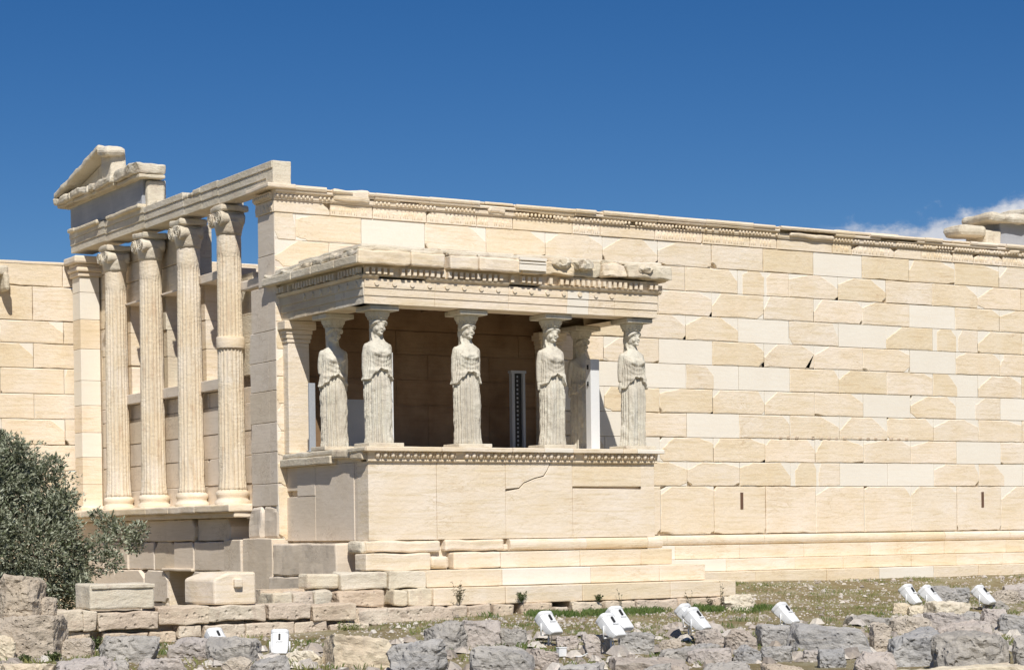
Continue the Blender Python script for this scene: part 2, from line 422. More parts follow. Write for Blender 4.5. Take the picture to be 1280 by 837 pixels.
def chip(pts, c, du, dv, u0, u1, v0, v1, rr):
    cx_ = (u0, u1, u1, u0)[c]; cy_ = (v0, v0, v1, v1)[c]
    su = (1, -1, -1, 1)[c]; sv = (1, 1, -1, -1)[c]
    k = min(range(len(pts)), key=lambda i: abs(pts[i][0]-cx_)+abs(pts[i][1]-cy_))
    if abs(pts[k][0]-cx_)+abs(pts[k][1]-cy_) > .03: return pts
    A = (cx_, cy_+sv*dv); M1 = (cx_+su*du*.45, cy_+sv*dv*rr.uniform(.55, .9)); M2 = (cx_+su*du*.8, cy_+sv*dv*rr.uniform(.15, .5)); B = (cx_+su*du, cy_)
    seq = [A, M1, M2, B]
    if c in (1, 3): seq = seq[::-1]
    lo_ = [q for q in pts[:k] if not (abs(q[0]-cx_) < du*.98 and abs(q[1]-cy_) < dv*.98)]
    hi_ = [q for q in pts[k+1:] if not (abs(q[0]-cx_) < du*.98 and abs(q[1]-cy_) < dv*.98)]
    return lo_+seq+hi_
def course(mb, F, u0, u1, v0, v1, joints, types=None, rr=None, back=-.09, hole=.15, cutp=.42, tone=None):
    """one course of wall blocks; material 0 aged, 1 fresh"""
    rr = rr or R
    js = [u0]+[j for j in joints if u0+.12 < j < u1-.12]+[u1]
    for i in range(len(js)-1):
        a, b = js[i], js[i+1]; mid = (a+b)/2
        ty = types(mid) if types else ('W' if rr.random() < .16 else 'O')
        t = rr.random() if tone is None else tone*rr.uniform(.7, 1.2)
        g = .004; dn = rr.uniform(-.004, .004)
        rect = [(a+g, v0+g), (b-g, v0+g), (b-g, v1-g), (a+g, v1-g)]
        if ty == 'W':
            mb.poly(F, rect, back, dn, .006, rr.random(), 1)
        elif ty in 'LR':       # half aged, half fresh
            mb.poly(F, rect, back, dn-.003, .006, rr.random(), 1)
            c = a+(b-a)*rr.uniform(.42, .6)
            if ty == 'L': mb.poly(F, old_poly(a, c, v0, v1, rr, .2, 1, (0, 0, 1, 0)), back, dn+.004, .008, t)
            else: mb.poly(F, old_poly(c, b, v0, v1, rr, .2, 1, (0, 0, 0, 1)), back, dn+.004, .008, t)
        elif ty == 'S':        # small ancient fragments set in a fresh block
            mb.poly(F, rect, back, dn-.003, .006, rr.random(), 1)
            c = a+(b-a)*.52
            mb.poly(F, old_poly(a+.12, c, v0, v1, rr, .5, .7, (0, 0, 1, 1)), back, dn+.004, .008, t)
            mb.poly(F, old_poly(c+.05, b, v0, v1, rr, .3, .8, (0, 0, 0, 1)), back, dn+.004, .008, rr.random())
        else:
            if ty == 'C': sd = (0, 0, 1, 1)
            elif ty == 'A': sd = (0, 0, 0, 1)
            elif ty == 'B': sd = (0, 0, 1, 0)
            else: sd = (0, 0, 0, 0)
            cut = sum(sd) > 0 or (rr.random() < .55 and cutp > 0)
            p = old_poly(a, b, v0, v1, rr, (cutp*1.6 if ty == 'O' else .15) if cut else 0, 1, sd)
            rc_ = list(rect)
            if hole > 0:
                for c_ in (0, 1, 3):
                    if rr.random() < hole*(1.6 if c_ < 2 else .5):
                        du, dv = rr.uniform(.03, .17), rr.uniform(.025, .12)
                        if c_ < 2 and rr.random() < .25: du *= 2.2; dv *= .5
                        p = chip(p, c_, du, dv, a+g, b-g, v0+g, v1-g, rr); rc_ = chip(rc_, c_, du, dv, a+g, b-g, v0+g, v1-g, rr)
            if cut: mb.poly(F, rc_, back, dn-.004, .006, rr.random(), 1)
            mb.poly(F, p, back, dn+.006, .012, t)

# ================================================================== ground
def sstep(a, b, x):
    t = min(1, max(0, (x-a)/(b-a))); return t*t*(3-2*t)
def gz(x, y):
    if y > -.9: z = -1.95
    elif y > -4.2: z = -1.95-.106*(-.9-y)
    else: z = -2.30-.045*min(8.0, (-4.2-y))
    z -= .10*(1-sstep(-3.5, 0, x))*sstep(-4, -5, y)
    court = max((1-sstep(-.45, -.25, x))*sstep(-4.75, -4.55, y), (1-sstep(3.0, 3.3, x))*sstep(.5, .8, y))
    z = z*(1-court) + -3.25*court
    if -14 < x < 30 and -24 < y < 6: z += .03*noise.noise(V(x*.9, y*.9, 0))+.015*noise.noise(V(x*3, y*3, 4))
    return z
def axis(lo, hi, step, far):
    a = []; x = lo
    while x < hi: a.append(x); x += step
    g = step; x = hi; hi_l = []
    while x < far: hi_l.append(x); g *= 1.35; x += g
    hi_l.append(far)
    g = step; x = lo; lo_l = []
    while x > -far: g *= 1.35; x -= g; lo_l.append(max(x, -far))
    return lo_l[::-1]+a+hi_l
gxs = axis(-11, 21, .16, 900); gys = axis(-16, 1, .14, 900)
g = MB(); nx = len(gxs)
for y in gys:
    for x in gxs: g.v.append((x, y, gz(x, y)))
for j in range(len(gys)-1):
    for i in range(nx-1): g.face((j*nx+i, j*nx+i+1, (j+1)*nx+i+1, (j+1)*nx+i), .5, 0, True)
tag(g.build('ground', SOIL, fix=False), kind='structure')

# ================================================================== temple, main block
X0, L, H = 8.358, 1.323, .49
J = lambda ph: [X0+(k-4+ph)*L for k in range(-8, 18)]
temple = thing('temple_building', 'large ruined marble temple with long course-laid wall and engaged columns on its end', 'temple', (10, 5, -2.2))

types = {
 1: {-2: 'O', -1: 'W', 0: 'B', 1: 'O', 2: 'C', 3: 'C', 4: 'A', 5: 'O', 6: 'N', 7: 'W', 8: 'O', 9: 'C', 10: 'B', 11: 'N'},
 2: {-1: 'O', 0: 'O', 1: 'O', 2: 'W', 3: 'O', 4: 'B', 5: 'S', 6: 'O', 7: 'C', 8: 'O', 9: 'B', 10: 'A', 11: 'O'},
 3: {4: 'B', 5: 'A', 6: 'A', 7: 'C', 8: 'A', 9: 'W', 10: 'B', 11: 'A'},
 4: {3: 'O', 4: 'C', 5: 'W', 6: 'O', 7: 'W', 8: 'A', 9: 'S', 10: 'A', 11: 'O'},
 5: {4: 'W', 5: 'B', 6: 'C', 7: 'A', 8: 'O', 9: 'W', 10: 'B', 11: 'A'},
 6: {3: 'W', 4: 'L', 5: 'W', 6: 'B', 7: 'A', 8: 'O', 9: 'L', 10: 'C'},
 7: {4: 'A', 5: 'C', 6: 'O', 7: 'B', 8: 'W', 9: 'A', 10: 'R', 11: 'W'},
 8: {3: 'O', 4: 'W', 5: 'B', 6: 'B', 7: 'C', 8: 'B', 9: 'C', 10: 'B'},
 9: {4: 'O', 5: 'B', 6: 'B', 7: 'C', 8: 'C', 9: 'A', 10: 'W', 11: 'O'},
 10: {3: 'B', 4: 'C', 5: 'B', 6: 'S', 7: 'W', 8: 'W', 9: 'C', 10: 'L'},
}
rw = random.Random(21)
w = MB()
F = FS(0)
for c in range(1, 11):
    ph = 0 if c % 2 else .5
    v1 = 4.9-(c-1)*H; v0 = v1-H
    def ty(mid, c=c, ph=ph):
        k = math.floor((mid-X0)/L+4-ph+1e-6)
        tt = types[c].get(k if c % 2 else k)
        if mid < 6.0 and c > 5: return 'O'
        return tt or ('W' if rw.random() < .15 else 'O')
    course(w, F, 0 if c > 0 else 0, 21.3, v0, v1, J(ph), ty, rw, cutp=.4)
course(w, F, 0, 21.3, -.975, 0, J(0), lambda m: rw.choice('AOBCOO'), rw, hole=.25, cutp=.3)
# backing mass of the wall, and the inner face
w.box(.03, 21.25, .082, .62, -2.4, 5.33, .5)
swall = w.build('south_wall', [OLD, NEW], temple)
# two narrow slots in the orthostates, rows of square dowel holes: thin raised blocks, coloured darker to paint the shade of the cuts
sl = MB()
for px, t, b in ((927, 614, 637), (1228, 613, 635)):
    p = on(px, (t+b)/2, 1, 0); h = .17
    sl.box(p.x-.035, p.x+.035, -.014, -.003, p.z-h, p.z+h, .2); sl.build('slot_shade_plate', POT_SLOT_SHADE, temple); sl = MB()
for k in range(17):
    x = X0+(6.3-4)*L+k*.215
    if k in (3, 9): continue
    sl.rough(x-.045, x+.045, -.018, .01, .985, 1.045, amp=.012, rnd=.02, res=.05, tone=.1)
o = sl.build('socket_shade_block', POROS, temple); o['kind'] = 'stuff'

# crown moulding of the south wall
rc = random.Random(5)
cr_ = MB()
def crown(mb, F, u0, u1, rr, z0=4.895, dam=.07, proj=1.0):
    u = u0
    while u < u1-.05:
        ln = min(rr.uniform(.5, 1.5), u1-u)
        if u1-(u+ln) < .25: ln = u1-u
        a, b = u+.003, u+ln-.003
        t = rr.random()
        layers = [(0, .225, .02), (.225, .25, .05), (.25, .33, .075), (.33, .35, .10), (.35, .40, .13), (.40, .475, .17*proj)]
        top = rr.uniform(-.02, .01)
        gone = rr.random() < dam
        O, U, Vv, N = F
        for i, (l0, l1, n_) in enumerate(layers):
            if gone and i >= 3 and rr.random() < .75: continue
            if i == 0:
                mb.poly(F, old_poly(a, b, z0+l0, z0+l1, rr, .15, .5), -.1, n_, .008, t)
            else:
                nn = n_*rr.uniform(.88, 1.05)
                x = a
                while x < b-.01:       # worn, chipped edge in short lengths
                    q = min(b, x+rr.uniform(.25, .7))
                    if b-q < .12: q = b
                    if not (rr.random() < .10 and i >= 2):
                        lo_ = z0+l0; hi_ = z0+l1+(top if i == 5 else 0)
                        mb.ext(F, [(lo_, -.1), (lo_, nn*.9), (lo_+(hi_-lo_)*.5, nn), (hi_, nn*.93), (hi_, -.1)], x, q, t)
                    x = q
        # carved ornament
        if not gone:
            x = a+.05
            while x < b-.04:
                p = O+U*x+Vv*(z0+.29)+N*.075
                if rr.random() < .9: mb.ball(p, (.03, .03, .036), 6, 4, t)
                x += .085
        x = a+.08; k = 0
        skip = rr.random() < .3
        while x < b-.07 and not skip:
            hgt = .085 if k % 2 else .07
            for s_ in (-1, 0, 1):
                if rr.random() < .85:
                    p = O+U*(x+s_*.04)+Vv*(z0+.11-abs(s_)*.012)+N*.02
                    r_ = (.014, .02, hgt*(1-.25*abs(s_))) if abs(U.x) > .5 else (.02, .014, hgt*(1-.25*abs(s_)))
                    mb.ball(p, r_, 5, 4, t)
            x += .15; k += 1
        if gone or rr.random() < .2:
            p0 = O+U*a+N*0; 
            dx = (b-a)
            w0, w1 = rr.uniform(0, .3)*dx, rr.uniform(.6, 1)*dx
            zt = z0+.30+rr.uniform(0, .15)
            if abs(U.x) > .5: mb.rough(O.x+a+w0, O.x+a+w1, O.y-.12, O.y+.3, z0+.28, zt+.04, .03, .04, .12, t)
        u += ln
crown(cr_, F, -.02, 21.3, rc)
crown(cr_, FW(0), .02, .78, rc, dam=0)
cr_.rough(-.20, .35, -.2, .8, 5.30, 5.38, .01, .02, .2, .8)
u = .3
while u < 21.2:
    ln = rc.uniform(.6, 1.8)
    cr_.rough(u+.01, min(u+ln, 21.28), -.10-.04*rc.random(), .6, 5.315, 5.37+rc.uniform(-.03, .012), .014, .02, .12, rc.random()); u += ln
cr_.build('wall_crown_moulding', OLD, temple)

# south-west anta wall end (west face)
a = MB(); F = FW(0)
zs = [-.35, .05, .62, 1.15, 1.72, 2.25, 2.80, 3.6]
for i in range(len(zs)-1):
    a.poly(F, [(.008, zs[i]+.004), (.33, zs[i]+.004), (.33, zs[i+1]-.004), (.008, zs[i+1]-.004)], -.3, .002, .008, R.random())
    e = 1.18 if i < 6 else 1.0
    a.poly(F, [(.336, zs[i]+.004), (e+R.uniform(-.04, .03), zs[i]+.004), (e+R.uniform(-.08, .03), zs[i+1]-.004), (.336, zs[i+1]-.004)], -.5, -.006, .008, R.random())
for (z0, z1) in ((3.6, 4.15), (4.15, 4.9)):
    a.poly(F, [(.008, z0+.004), (.72, z0+.004), (.72+R.uniform(-.03, .02), z1-.004), (.008, z1-.004)], -.55, .002, .008, .7)
a.box(.02, .6, .6, 1.1, -.3, 3.6, .5)
a.box(.03, .3, .03, .70, -.3, 4.88, .5)
# broken sunlit stones below the anta
a.rough(-.01, .25, .03, .62, -.93, -.36, .02, .04, .08, .4, cuts=2, cutdepth=.3)
a.rough(-.03, .25, .64, 1.26, -.93, -.36, .03, .05, .08, .6, cuts=3, cutdepth=.4)
a.rough(-.14, .3, .0, 1.3, -1.95, -.93, .012, .02, .2, .35)
a.rough(-.18, .3, 1.31, 2.1, -2.2, -.95, .012, .02, .2, .5)
a.build('corner_anta', GREYM, temple)

# west wall between the columns
ww = MB(); F = FW(.50); rr = random.Random(3)
cols_y = [2.5, 4.51, 6.55, 8.6]
def wc(y0, y1, z0, z1, step=.5, mi=0, F=F, hole=.05):
    z = z0
    while z < z1-.02:
        q = min(z1, z+step*rr.uniform(.85, 1.15))
        if z1-q < .15: q = z1
        js = [y0]+([y0+(y1-y0)*rr.uniform(.35, .65)] if y1-y0 > .9 else [])+[y1]
        for i in range(len(js)-1):
            dn = rr.uniform(-.02, .02)
            ww.poly(F, old_poly(js[i], js[i+1], z, q, rr, .12, .35), -.28, dn, .01, rr.random(), mi)
        z = q
wc(.9, 10.35, -.35, 1.95)            # below the sills, full width
bays = [(2.90, 4.42), (4.95, 6.45), (7.0, 8.48)]
piers = [(2.1, 2.90), (4.42, 4.95), (6.45, 7.0), (8.48, 8.9)]
for k, (p0, p1) in enumerate(piers): wc(p0, p1, 2.16, 4.1, .62, 2 if k % 2 else 3)
wc(1.2, 2.1, 1.95, 3.7, .6, 2)
wc(8.9, 10.4, 1.95, 5.34, .6, 2)
wc(4.7, 6.9, 4.12, 5.34, .55, 3)
wc(6.9, 8.9, 4.12, 5.34, .45, 2)      # wall above the two northern windows
wall_w = ww.build('west_wall', [GREYM, NEW, OLD, PALE], temple)
for i, (y0, y1) in enumerate(bays):
    b = MB(); b.rough(.34, .84, y0-.06, y1+.1, 1.96, 2.17, .004, .012, .4, .7); b.build('window_sill', GREYM, temple)
    b = MB()
    b.rough(.36, .9, y0-.08, y1+.15, 4.08 if i else 4.09, 4.125 if i else 4.26, .004, .012, .4, .6); b.build('window_lintel', GREYM, temple)
b = MB(); b.rough(.36, .9, 1.2, 2.35, 3.74, 3.93, .01, .03, .3, .7); b.build('window_lintel', GREYM, temple)

# stylobate ledge of the west front
b = MB()
y = 1.25
rl = random.Random(9)
while y < 10.9:
    q = min(10.95, y+rl.uniform(1.2, 2.2))
    b.rough(-.42, .5, y+.004, q-.004, -.44, -.30, .012, .025, .15, rl.random()); y = q
b.rough(-.30, .5, 1.3, 10.9, -.54, -.438, .004, .02, .4, .5)
b.build('stylobate', OLD, temple)
# lower wall with a doorway
b = MB(); F = FW(-.16)
def lower(y0, y1, z0, z1, tone=None):
    b.poly(F, old_poly(y0, y1, z0, z1, rl, .45, .7), -.45, rl.uniform(-.05, .03), .018, rl.random() if tone is None else tone)
b_rows = [(-.54, -.98), (-.98, -1.55), (-1.55, -2.2), (-2.2, -3.4)]
for ri, (zt, zb) in enumerate(b_rows):
    y = 1.9
    while y < 10.9:
        q = min(10.9, y+rl.uniform(1.0, 1.8))
        segs = [(y, q)]
        if ri >= 2:
            segs = []
            for (s0, s1) in ((y, min(q, 3.75)), (max(y, 4.95), q)):
                if s1-s0 > .1: segs.append((s0, s1))
        for s0, s1 in segs: lower(s0, s1, zb, zt)
        y = q
b.box(.28, .45, 1.5, 3.75, -3.4, -.55, .4); b.box(.28, .45, 4.95, 10.9, -3.4, -.55, .4); b.box(.28, .45, 3.74, 4.96, -1.5, -.55, .4)
b.build('west_foundation_wall', GREYM, temple)
# sunlit jamb block at the doorway
b = MB(); b.rough(-.14, .5, 4.93, 5.35, -3.3, -1.56, .012, .02, .2, .8); b.build('door_jamb', OLD, temple)
b = MB(); b.rough(-.22, .5, 3.6, 5.15, -1.56, -1.50, .01, .02, .2, .3); b.build('door_lintel', GREYM, temple)

# north anta
b = MB(); FA = FS(10.3)
zz = -.32
for k in range(9):
    z1 = [-.32, .3, .9, 1.45, 2.05, 2.6, 3.3, 3.95, 4.55, 4.9][k+1]; z0 = [-.32, .3, .9, 1.45, 2.05, 2.6, 3.3, 3.95, 4.55, 4.9][k]
    b.rough(0, .45, 10.3, 10.8, z0+.003, z1-.003, .002, .01, .5, R.random(), mi=R.choice((0, 0, 1)))
b.rough(-.05, .5, 10.25, 10.85, 4.9, 5.0, .003, .02, .3, .6); b.rough(-.09, .52, 10.2, 10.88, 5.0, 5.1, .005, .03, .3, .5)
b.rough(-.06, .5, 10.24, 10.85, 5.1, 5.18, .003, .02, .3, .8); b.rough(-.16, .56, 10.14, 10.95, 5.18, 5.345, .01, .04, .2, .7)
b.rough(-.07, .5, 10.2, 10.88, -.32, -.18, .005, .04, .3, .7)
b.build('north_anta', [OLD, NEW], temple)

# engaged Ionic columns
def column(y, i):
    cx = .20
    t = thing('column', None, None, (cx, y, -.31)); t.parent = temple; t.location = (cx-10, y-5, -.31+2.2)
    WLOC[t.name] = (cx-10, y-5, -.31+2.2)
    rr = random.Random(40+i)
    s = MB()
    def rf(a, z, i=i):
        ph = (a*20/(2*PI)) % 1
        fl = 1-.12*math.sin(PI*ph)**.8
        wear = noise.noise(V(math.cos(a)*1.5, math.sin(a)*1.5, z*1.3+i*7))
        if z > 4.46: fl = 1
        if wear > .22: fl = fl*.6+.93*.4-.04*(wear-.22)
        return fl*(1+.012*noise.noise(V(math.cos(a)*6, math.sin(a)*6, z*6+i)))
    prof = [(.258+.03*math.exp(-(z+.02)*8)-.03*((z+.02)/4.9)**1.3, z) for z in [-.02+4.9*k/70 for k in range(71)]]
    s.lathe(cx, y, prof, 120, rf, .6)
    # drum joints: thin recessed grooves read from tone change
    js = [0.0+rr.uniform(.5, .9), 1.6+rr.uniform(0, .4), 2.7+rr.uniform(0, .5), 3.9]
    nf = len(s.f)
    for q in range(nf):
        zc = s.v[s.f[q][0]][2]; kk = sum(1 for j_ in js if zc > j_)
        s.t[q] = [.75, .5, .7, .45, .6][kk]
    s.build('shaft', COLM, t)
    b = MB()
    b.lathe(cx, y, [(.33, -.31), (.345, -.27), (.335, -.22), (.30, -.19), (.295, -.15), (.315, -.12), (.32, -.08), (.31, -.05), (.27, -.01)], 40, lambda a, z: 1+.02*noise.noise(V(a*3, z*9, i)), .7)
    b.rough(cx-.34, cx+.3, y-.35, y+.35, -.325, -.27, .01, .03, .15, .5)
    b.build('base', OLD, t)
    c = MB()
    c.lathe(cx, y, [(.236, 4.80), (.25, 4.88), (.27, 4.95), (.29, 5.02), (.29, 5.06)], 32, None, .6)
    for sy in (-1, 1):
        # bolster with its scroll faces, axis east-west
        prof = [(-.33, .12), (-.29, .135), (-.2, .11), (-.05, .095), (.1, .095), (.2, .11), (.25, .12)]
        b0 = len(c.v); seg = 18
        for (x, r) in prof:
            for j in range(seg):
                a_ = 2*PI*j/seg; r2 = r*(1+.30*noise.noise(V(x*4, math.cos(a_)*1.3+math.sin(a_), i*3+sy)))
                c.v.append((cx+x*.85, y+sy*.20+r2*.9*math.cos(a_), 5.09+r2*math.sin(a_)))
        for k in range(len(prof)-1):
            for j in range(seg):
                q = (j+1) % seg; c.face((b0+k*seg+j, b0+k*seg+q, b0+(k+1)*seg+q, b0+(k+1)*seg+j), .6, 0, True)
        c.face([b0+j for j in range(seg)], .6); c.face([b0+(len(prof)-1)*seg+j for j in range(seg)], .6)
        pts = []
        for k in range(40):
            an = k*.42; r = .12*(1-k/44)
            pts.append((cx-.30, y+sy*.20+sy*r*.9*math.cos(an), 5.09+r*math.sin(an)))
        c.tube(pts, .014, 5, .7)
    c.rough(cx-.26, cx+.25, y-.2, y+.2, 5.10, 5.24, .03, .03, .12, .6)
    c.rough(cx-.28, cx+.28, y-.29, y+.29, 5.235, 5.355, .035, .04, .12, .6)
    c.build('capital', PALE, t)
    if i == 0:
        q = MB(); q.lathe(cx, y, [(.262, 2.66), (.268, 2.68), (.268, 2.86), (.262, 2.88)], 40, None, .8); q.build('repair_band', OLD, t)
    return t
for i, y in enumerate(cols_y): column(y, i)

# architrave of the west front: three fasciae, built in blocks that run column to column
b = MB(); F = FW(0)
tilt = lambda y: .011*y
def archblock(y0, y1, top3=True, tone=.6, mi=0, th=-.5):
    for (z0, z1, n_) in ((5.365, 5.52, 0), (5.52, 5.67, .018), (5.67, 5.80, .036)):
        if z0 > 5.6 and not top3:
            yy = y0
            while yy < y1-.05:
                q = min(y1, yy+R.uniform(.25, .5))
                if R.random() < .8: b.rough(-n_, .5, yy, q, z0+tilt(y0), z0+R.uniform(.05, .12)+tilt(y0), .02, .03, .12, tone, mi)
                yy = q
            continue
        b.poly((V(0, 0, tilt((y0+y1)/2)), F[1], F[2], F[3]), [(y0+.004, z0), (y1-.004, z0), (y1-.004, z1-.002), (y0+.004, z1-.002)], th, n_, .008, tone, mi)
jy = [.0, 2.47, 3.25, 4.51, 6.55, 8.6, 10.85]
archblock(0.0, 2.47, True, .75, 0, -.33); archblock(2.47, 3.3, True, .6); archblock(3.3, 4.2, False, .5); archblock(4.2, 6.3, True, .7); archblock(6.3, 8.6, True, .45); archblock(8.6, 10.85, True, .6)
b.rough(-.02, .34, -.02, .3, 5.37, 5.815, .008, .02, .08, .8)
# broken slabs lying on the architrave
for (y0, y1, t_) in ((6.4, 8.3, .0), (8.9, 10.3, .02), (10.35, 10.75, 0)):
    b.rough(-.12, .45, y0, y1, 5.78+tilt(y0), 5.87+tilt(y0), .015, .03, .15, .35)
b.rough(.1, .4, 5.9, 6.25, 5.80+tilt(5), 5.90+tilt(5), .02, .04, .15, .9)
b.build('architrave', PALE, temple)
b = MB()
b.rough(.0, .40, 6.45, 10.85, 5.86+.08, 6.46+.06, .006, .02, .3, .5)
b.build('frieze_slab', ELEU, temple)
b = MB()
b.rough(.40, .55, 6.50, 10.8, 5.84, 6.42+.06, .01, .03, .3, .8)
b.rough(.06, .44, 6.28, 6.47, 5.86, 6.42, .02, .05, .1, .8, cuts=2)
b.rough(.3, .7, 5.9, 6.3, 5.84, 5.96, .02, .04, .1, .9)
b.build('frieze_backer', PALE, temple)
def pedxf(p):
    return p
b = MB()
# horizontal cornice: three worn blocks with a dentil-like drip underneath
for (y0, y1, xx) in ((6.15, 7.5, -.25), (7.5, 8.9, -.30), (8.9, 10.1, -.29), (10.1, 11.2, -.28)):
    z = 6.50+.011*(y0-5)
    b.rough(xx, .42, y0+.01, y1-.01, z+(.02 if y0 < 6.5 else 0), z+.15+(.09 if y0 < 6.5 else 0), .045, .04, .08, R.uniform(.4, .9), freq=3.5, cuts=3 if y0 < 6.5 else 0, cutdepth=.2)
    b.rough(xx+.09, .4, y0+.03, y1-.03, z-.06, z+.02, .02, .02, .1, .4)
b.rough(-.06, .4, 6.4, 11.0, 6.46, 6.52, .01, .02, .2, .5)
for k in range(44):
    y = 6.45+k*.1
    b.box(-.14, -.05, y, y+.055, 6.455+.006*(y-6), 6.51+.006*(y-6), .3)
def rake(p):
    t = (11.1-p.y); return V(p.x, p.y, p.z+max(0, min(t, 2.8))*.215)
b.rough(-.29, .12, 8.25, 11.15, 6.70, 6.83, .035, .04, .1, .8, xf=rake, freq=3.5)
b.rough(-.28, .16, 7.75, 8.35, 7.22, 7.42, .04, .08, .07, .9, xf=lambda p: V(p.x, p.y, p.z-.14*(8.35-p.y)))
b.rough(-.12, .22, 7.9, 8.5, 6.66, 7.28, .02, .04, .1, .9)
b.rough(.02, .16, 8.4, 11.0, 6.66, 6.72, .01, .02, .15, .8, xf=lambda p: V(p.x, p.y, p.z if p.z < 6.69 else p.z+max(0, min(11.0-p.y, 2.7))*.20))
b.build('pediment_fragment', PALE, temple)

# other walls of the cella
b = MB(); F = FS(10.25); rr = random.Random(77)
for c in range(12):
    v1 = 5.4-c*H; course(b, F, .6, 21.2, v1-H, v1, J(0 if c % 2 else .5), None, rr)
b.box(.5, 21.2, 10.33, 10.9, -3.2, 5.38, .5)
b.build('north_wall', [OLD, NEW], temple)
b = MB(); F = FW(20.7)
for c in range(13): course(b, (V(20.7, 0, 0), V(0, 1, 0), V(0, 0, 1), V(-1, 0, 0)), .62, 10.2, 5.4-c*H-H, 5.4-c*H, [k*1.3+(.65 if c % 2 else 0) for k in range(9)], None, rr)
b.box(20.78, 21.2, .65, 10.2, -3.2, 5.38, .5)
b.build('east_wall', [OLD, NEW], temple)
b = MB(); b.box(.5, 20.8, .5, 10.3, -1.6, -1.4, .4); b.build('cella_floor', POROS, temple)
# eastern entablature block and cornice rising over the south wall
b = MB()
b.rough(17.95, 21.2, .30, 1.0, 5.40, 5.93, .008, .02, .3, .3)
b.build('east_frieze_slab', ELEU, temple)
b = MB()
b.rough(17.45, 18.6, .05, 1.0, 5.92-.02, 6.10, .04, .08, .1, .8, cuts=2)
b.rough(18.55, 21.3, -.15, 1.0, 5.94, 6.28, .04, .09, .1, .7, cuts=1, xf=lambda p: V(p.x, p.y, p.z+.05*(p.x-18.5)))
b.rough(16.70, 17.50, .2, .9, 5.56, 5.80, .03, .09, .08, .5, cuts=4, cutdepth=.3)
b.rough(17.45, 17.95, .25, .9, 5.38, 5.72, .03, .05, .1, .9)
b.build('east_cornice_block', PALE, temple)

# steps of the south wall
b = MB(); rs = random.Random(11); F = FS(0)
def step(mb, x0, x1, y, z0, z1, yb, lmin=1.2, lmax=2.1, amp=.004, rnd=.012, rr=rs, res=.35, mi=None):
    x = x0
    while x < x1-.02:
        q = min(x1, x+rr.uniform(lmin, lmax))
        if x1-q < .4: q = x1
        mb.rough(x+.003, q-.003, y, yb, z0+.003, z1-.003, amp, rnd, res, rr.random(), mi=(1 if rr.random() < .12 else 0) if mi is None else mi); x = q
def torus(mb, F, u0, u1, z0, z1, n_, rr, lmin=1.8, lmax=3.2):
    x = u0; hm = (z0+z1)/2; h = (z1-z0)/2
    while x < u1-.01:
        q = min(u1, x+rr.uniform(lmin, lmax)); t = rr.random(); dn = rr.uniform(-.006, .006)
        prof = [(z0, -.1)]+[(hm-h*.96*math.cos(PI*k/8), dn+n_*(.35+.65*math.sin(PI*k/8))) for k in range(9)]+[(z1, -.1)]
        mb.ext(F, prof, x+.003, q-.003, t, 0); x = q
torus(b, FS(0), 6.0, 21.4, -1.19, -.985, .10, rs)
step(b, 6.0, 21.5, -.16, -1.47, -1.19, .1)
step(b, 6.2, 21.6, -.40, -1.72, -1.47, .1)
step(b, 6.8, 21.7, -.66, -2.3, -1.72, .1, 1.2, 2.2, .008)
b.build('wall_steps', [OLD, NEW], temple)

# ================================================================== north porch wall seen past the west end
npw = thing('porch_wall', 'plain sunlit ashlar wall standing behind the olive tree, left of the engaged columns', 'wall', (-2, 11.3, -3.2))
b = MB(); F = FS(11.0); rr = random.Random(31)
zs = [5.22, 4.72, 3.95, 3.45, 2.9, 2.33, 1.77, 1.2, .62, .05, -.5, -1.1, -1.7, -2.4, -3.3]
for i in range(len(zs)-1):
    js = [-.15-(k*1.45+(.7 if i % 2 else 0)) for k in range(8)][::-1]
    course(b, F, -7.0, .4, zs[i+1], zs[i], js, lambda m: 'N' if rr.random() < .8 else 'B', rr, hole=.12, cutp=.05, back=-.2)
b.box(-6.95, -.03, 11.15, 11.7, -3.3, 5.2, .5)
b.rough(-7, -.0, 10.98, 11.7, 5.2, 5.27, .01, .02, .2, .7)
b.build('ashlar_face', [OLD, NEW], npw)
b = MB(); b.rough(-1.62, -1.50, 10.55, 11.0, 4.55, 4.95, .03, .06, .08, .4, cuts=2); b.rough(-2.6, -1.5, 10.6, 11.0, 4.9, 5.1, .03, .05, .1, .6)
b.build('broken_cornice', PALE, npw)

# ================================================================== caryatid porch
PX0, PX1, PY = .17, 5.97, -3.2
porch = thing('caryatid_porch', 'small roofed marble porch on a high podium, carried by draped female figures', 'porch', (3.07, -1.6, -2.3))
b = MB(); rp = random.Random(14); F = FS(PY)
g_ = .003
def rect(a, c, z0, z1): return [(a+g_, z0+g_), (c-g_, z0+g_), (c-g_, z1-g_), (a+g_, z1-g_)]
b.poly(F, rect(PX0, 1.47, -.99, .33), -.4, 0, .006, .75)
b.poly(F, rect(1.47, 2.83, -.99, .33), -.4, .004, .006, .6)
crk = [(2.87, -.15), (3.10, -.11), (3.20, -.02), (3.42, .06), (3.60, .10), (3.68, .20), (3.74, .32)]
b.poly(F, [(2.833, -.987), (4.207, -.987), (4.207, .327), (3.76, .327), (3.70, .20), (3.62, .085), (3.43, .045), (3.21, -.035), (3.11, -.128), (2.833, -.175)], -.4, 0, .006, .55)
b.poly(F, [(2.833, .327)]+[(2.833, -.13)]+crk[1:], -.4, .006, .006, .7)
b.poly(F, rect(4.21, PX1, -.09, .33), -.4, -.006, .006, .2)
b.poly(F, [(4.213, -.987), (5.967, -.987), (5.967, -.10), (5.75, -.10), (5.68, -.14), (4.213, -.12)], -.4, .0, .006, .75)
b.box(PX0+.1, PX1-.1, PY+.1, .0, -2.0, .32, .5)
F = FW(PX0)
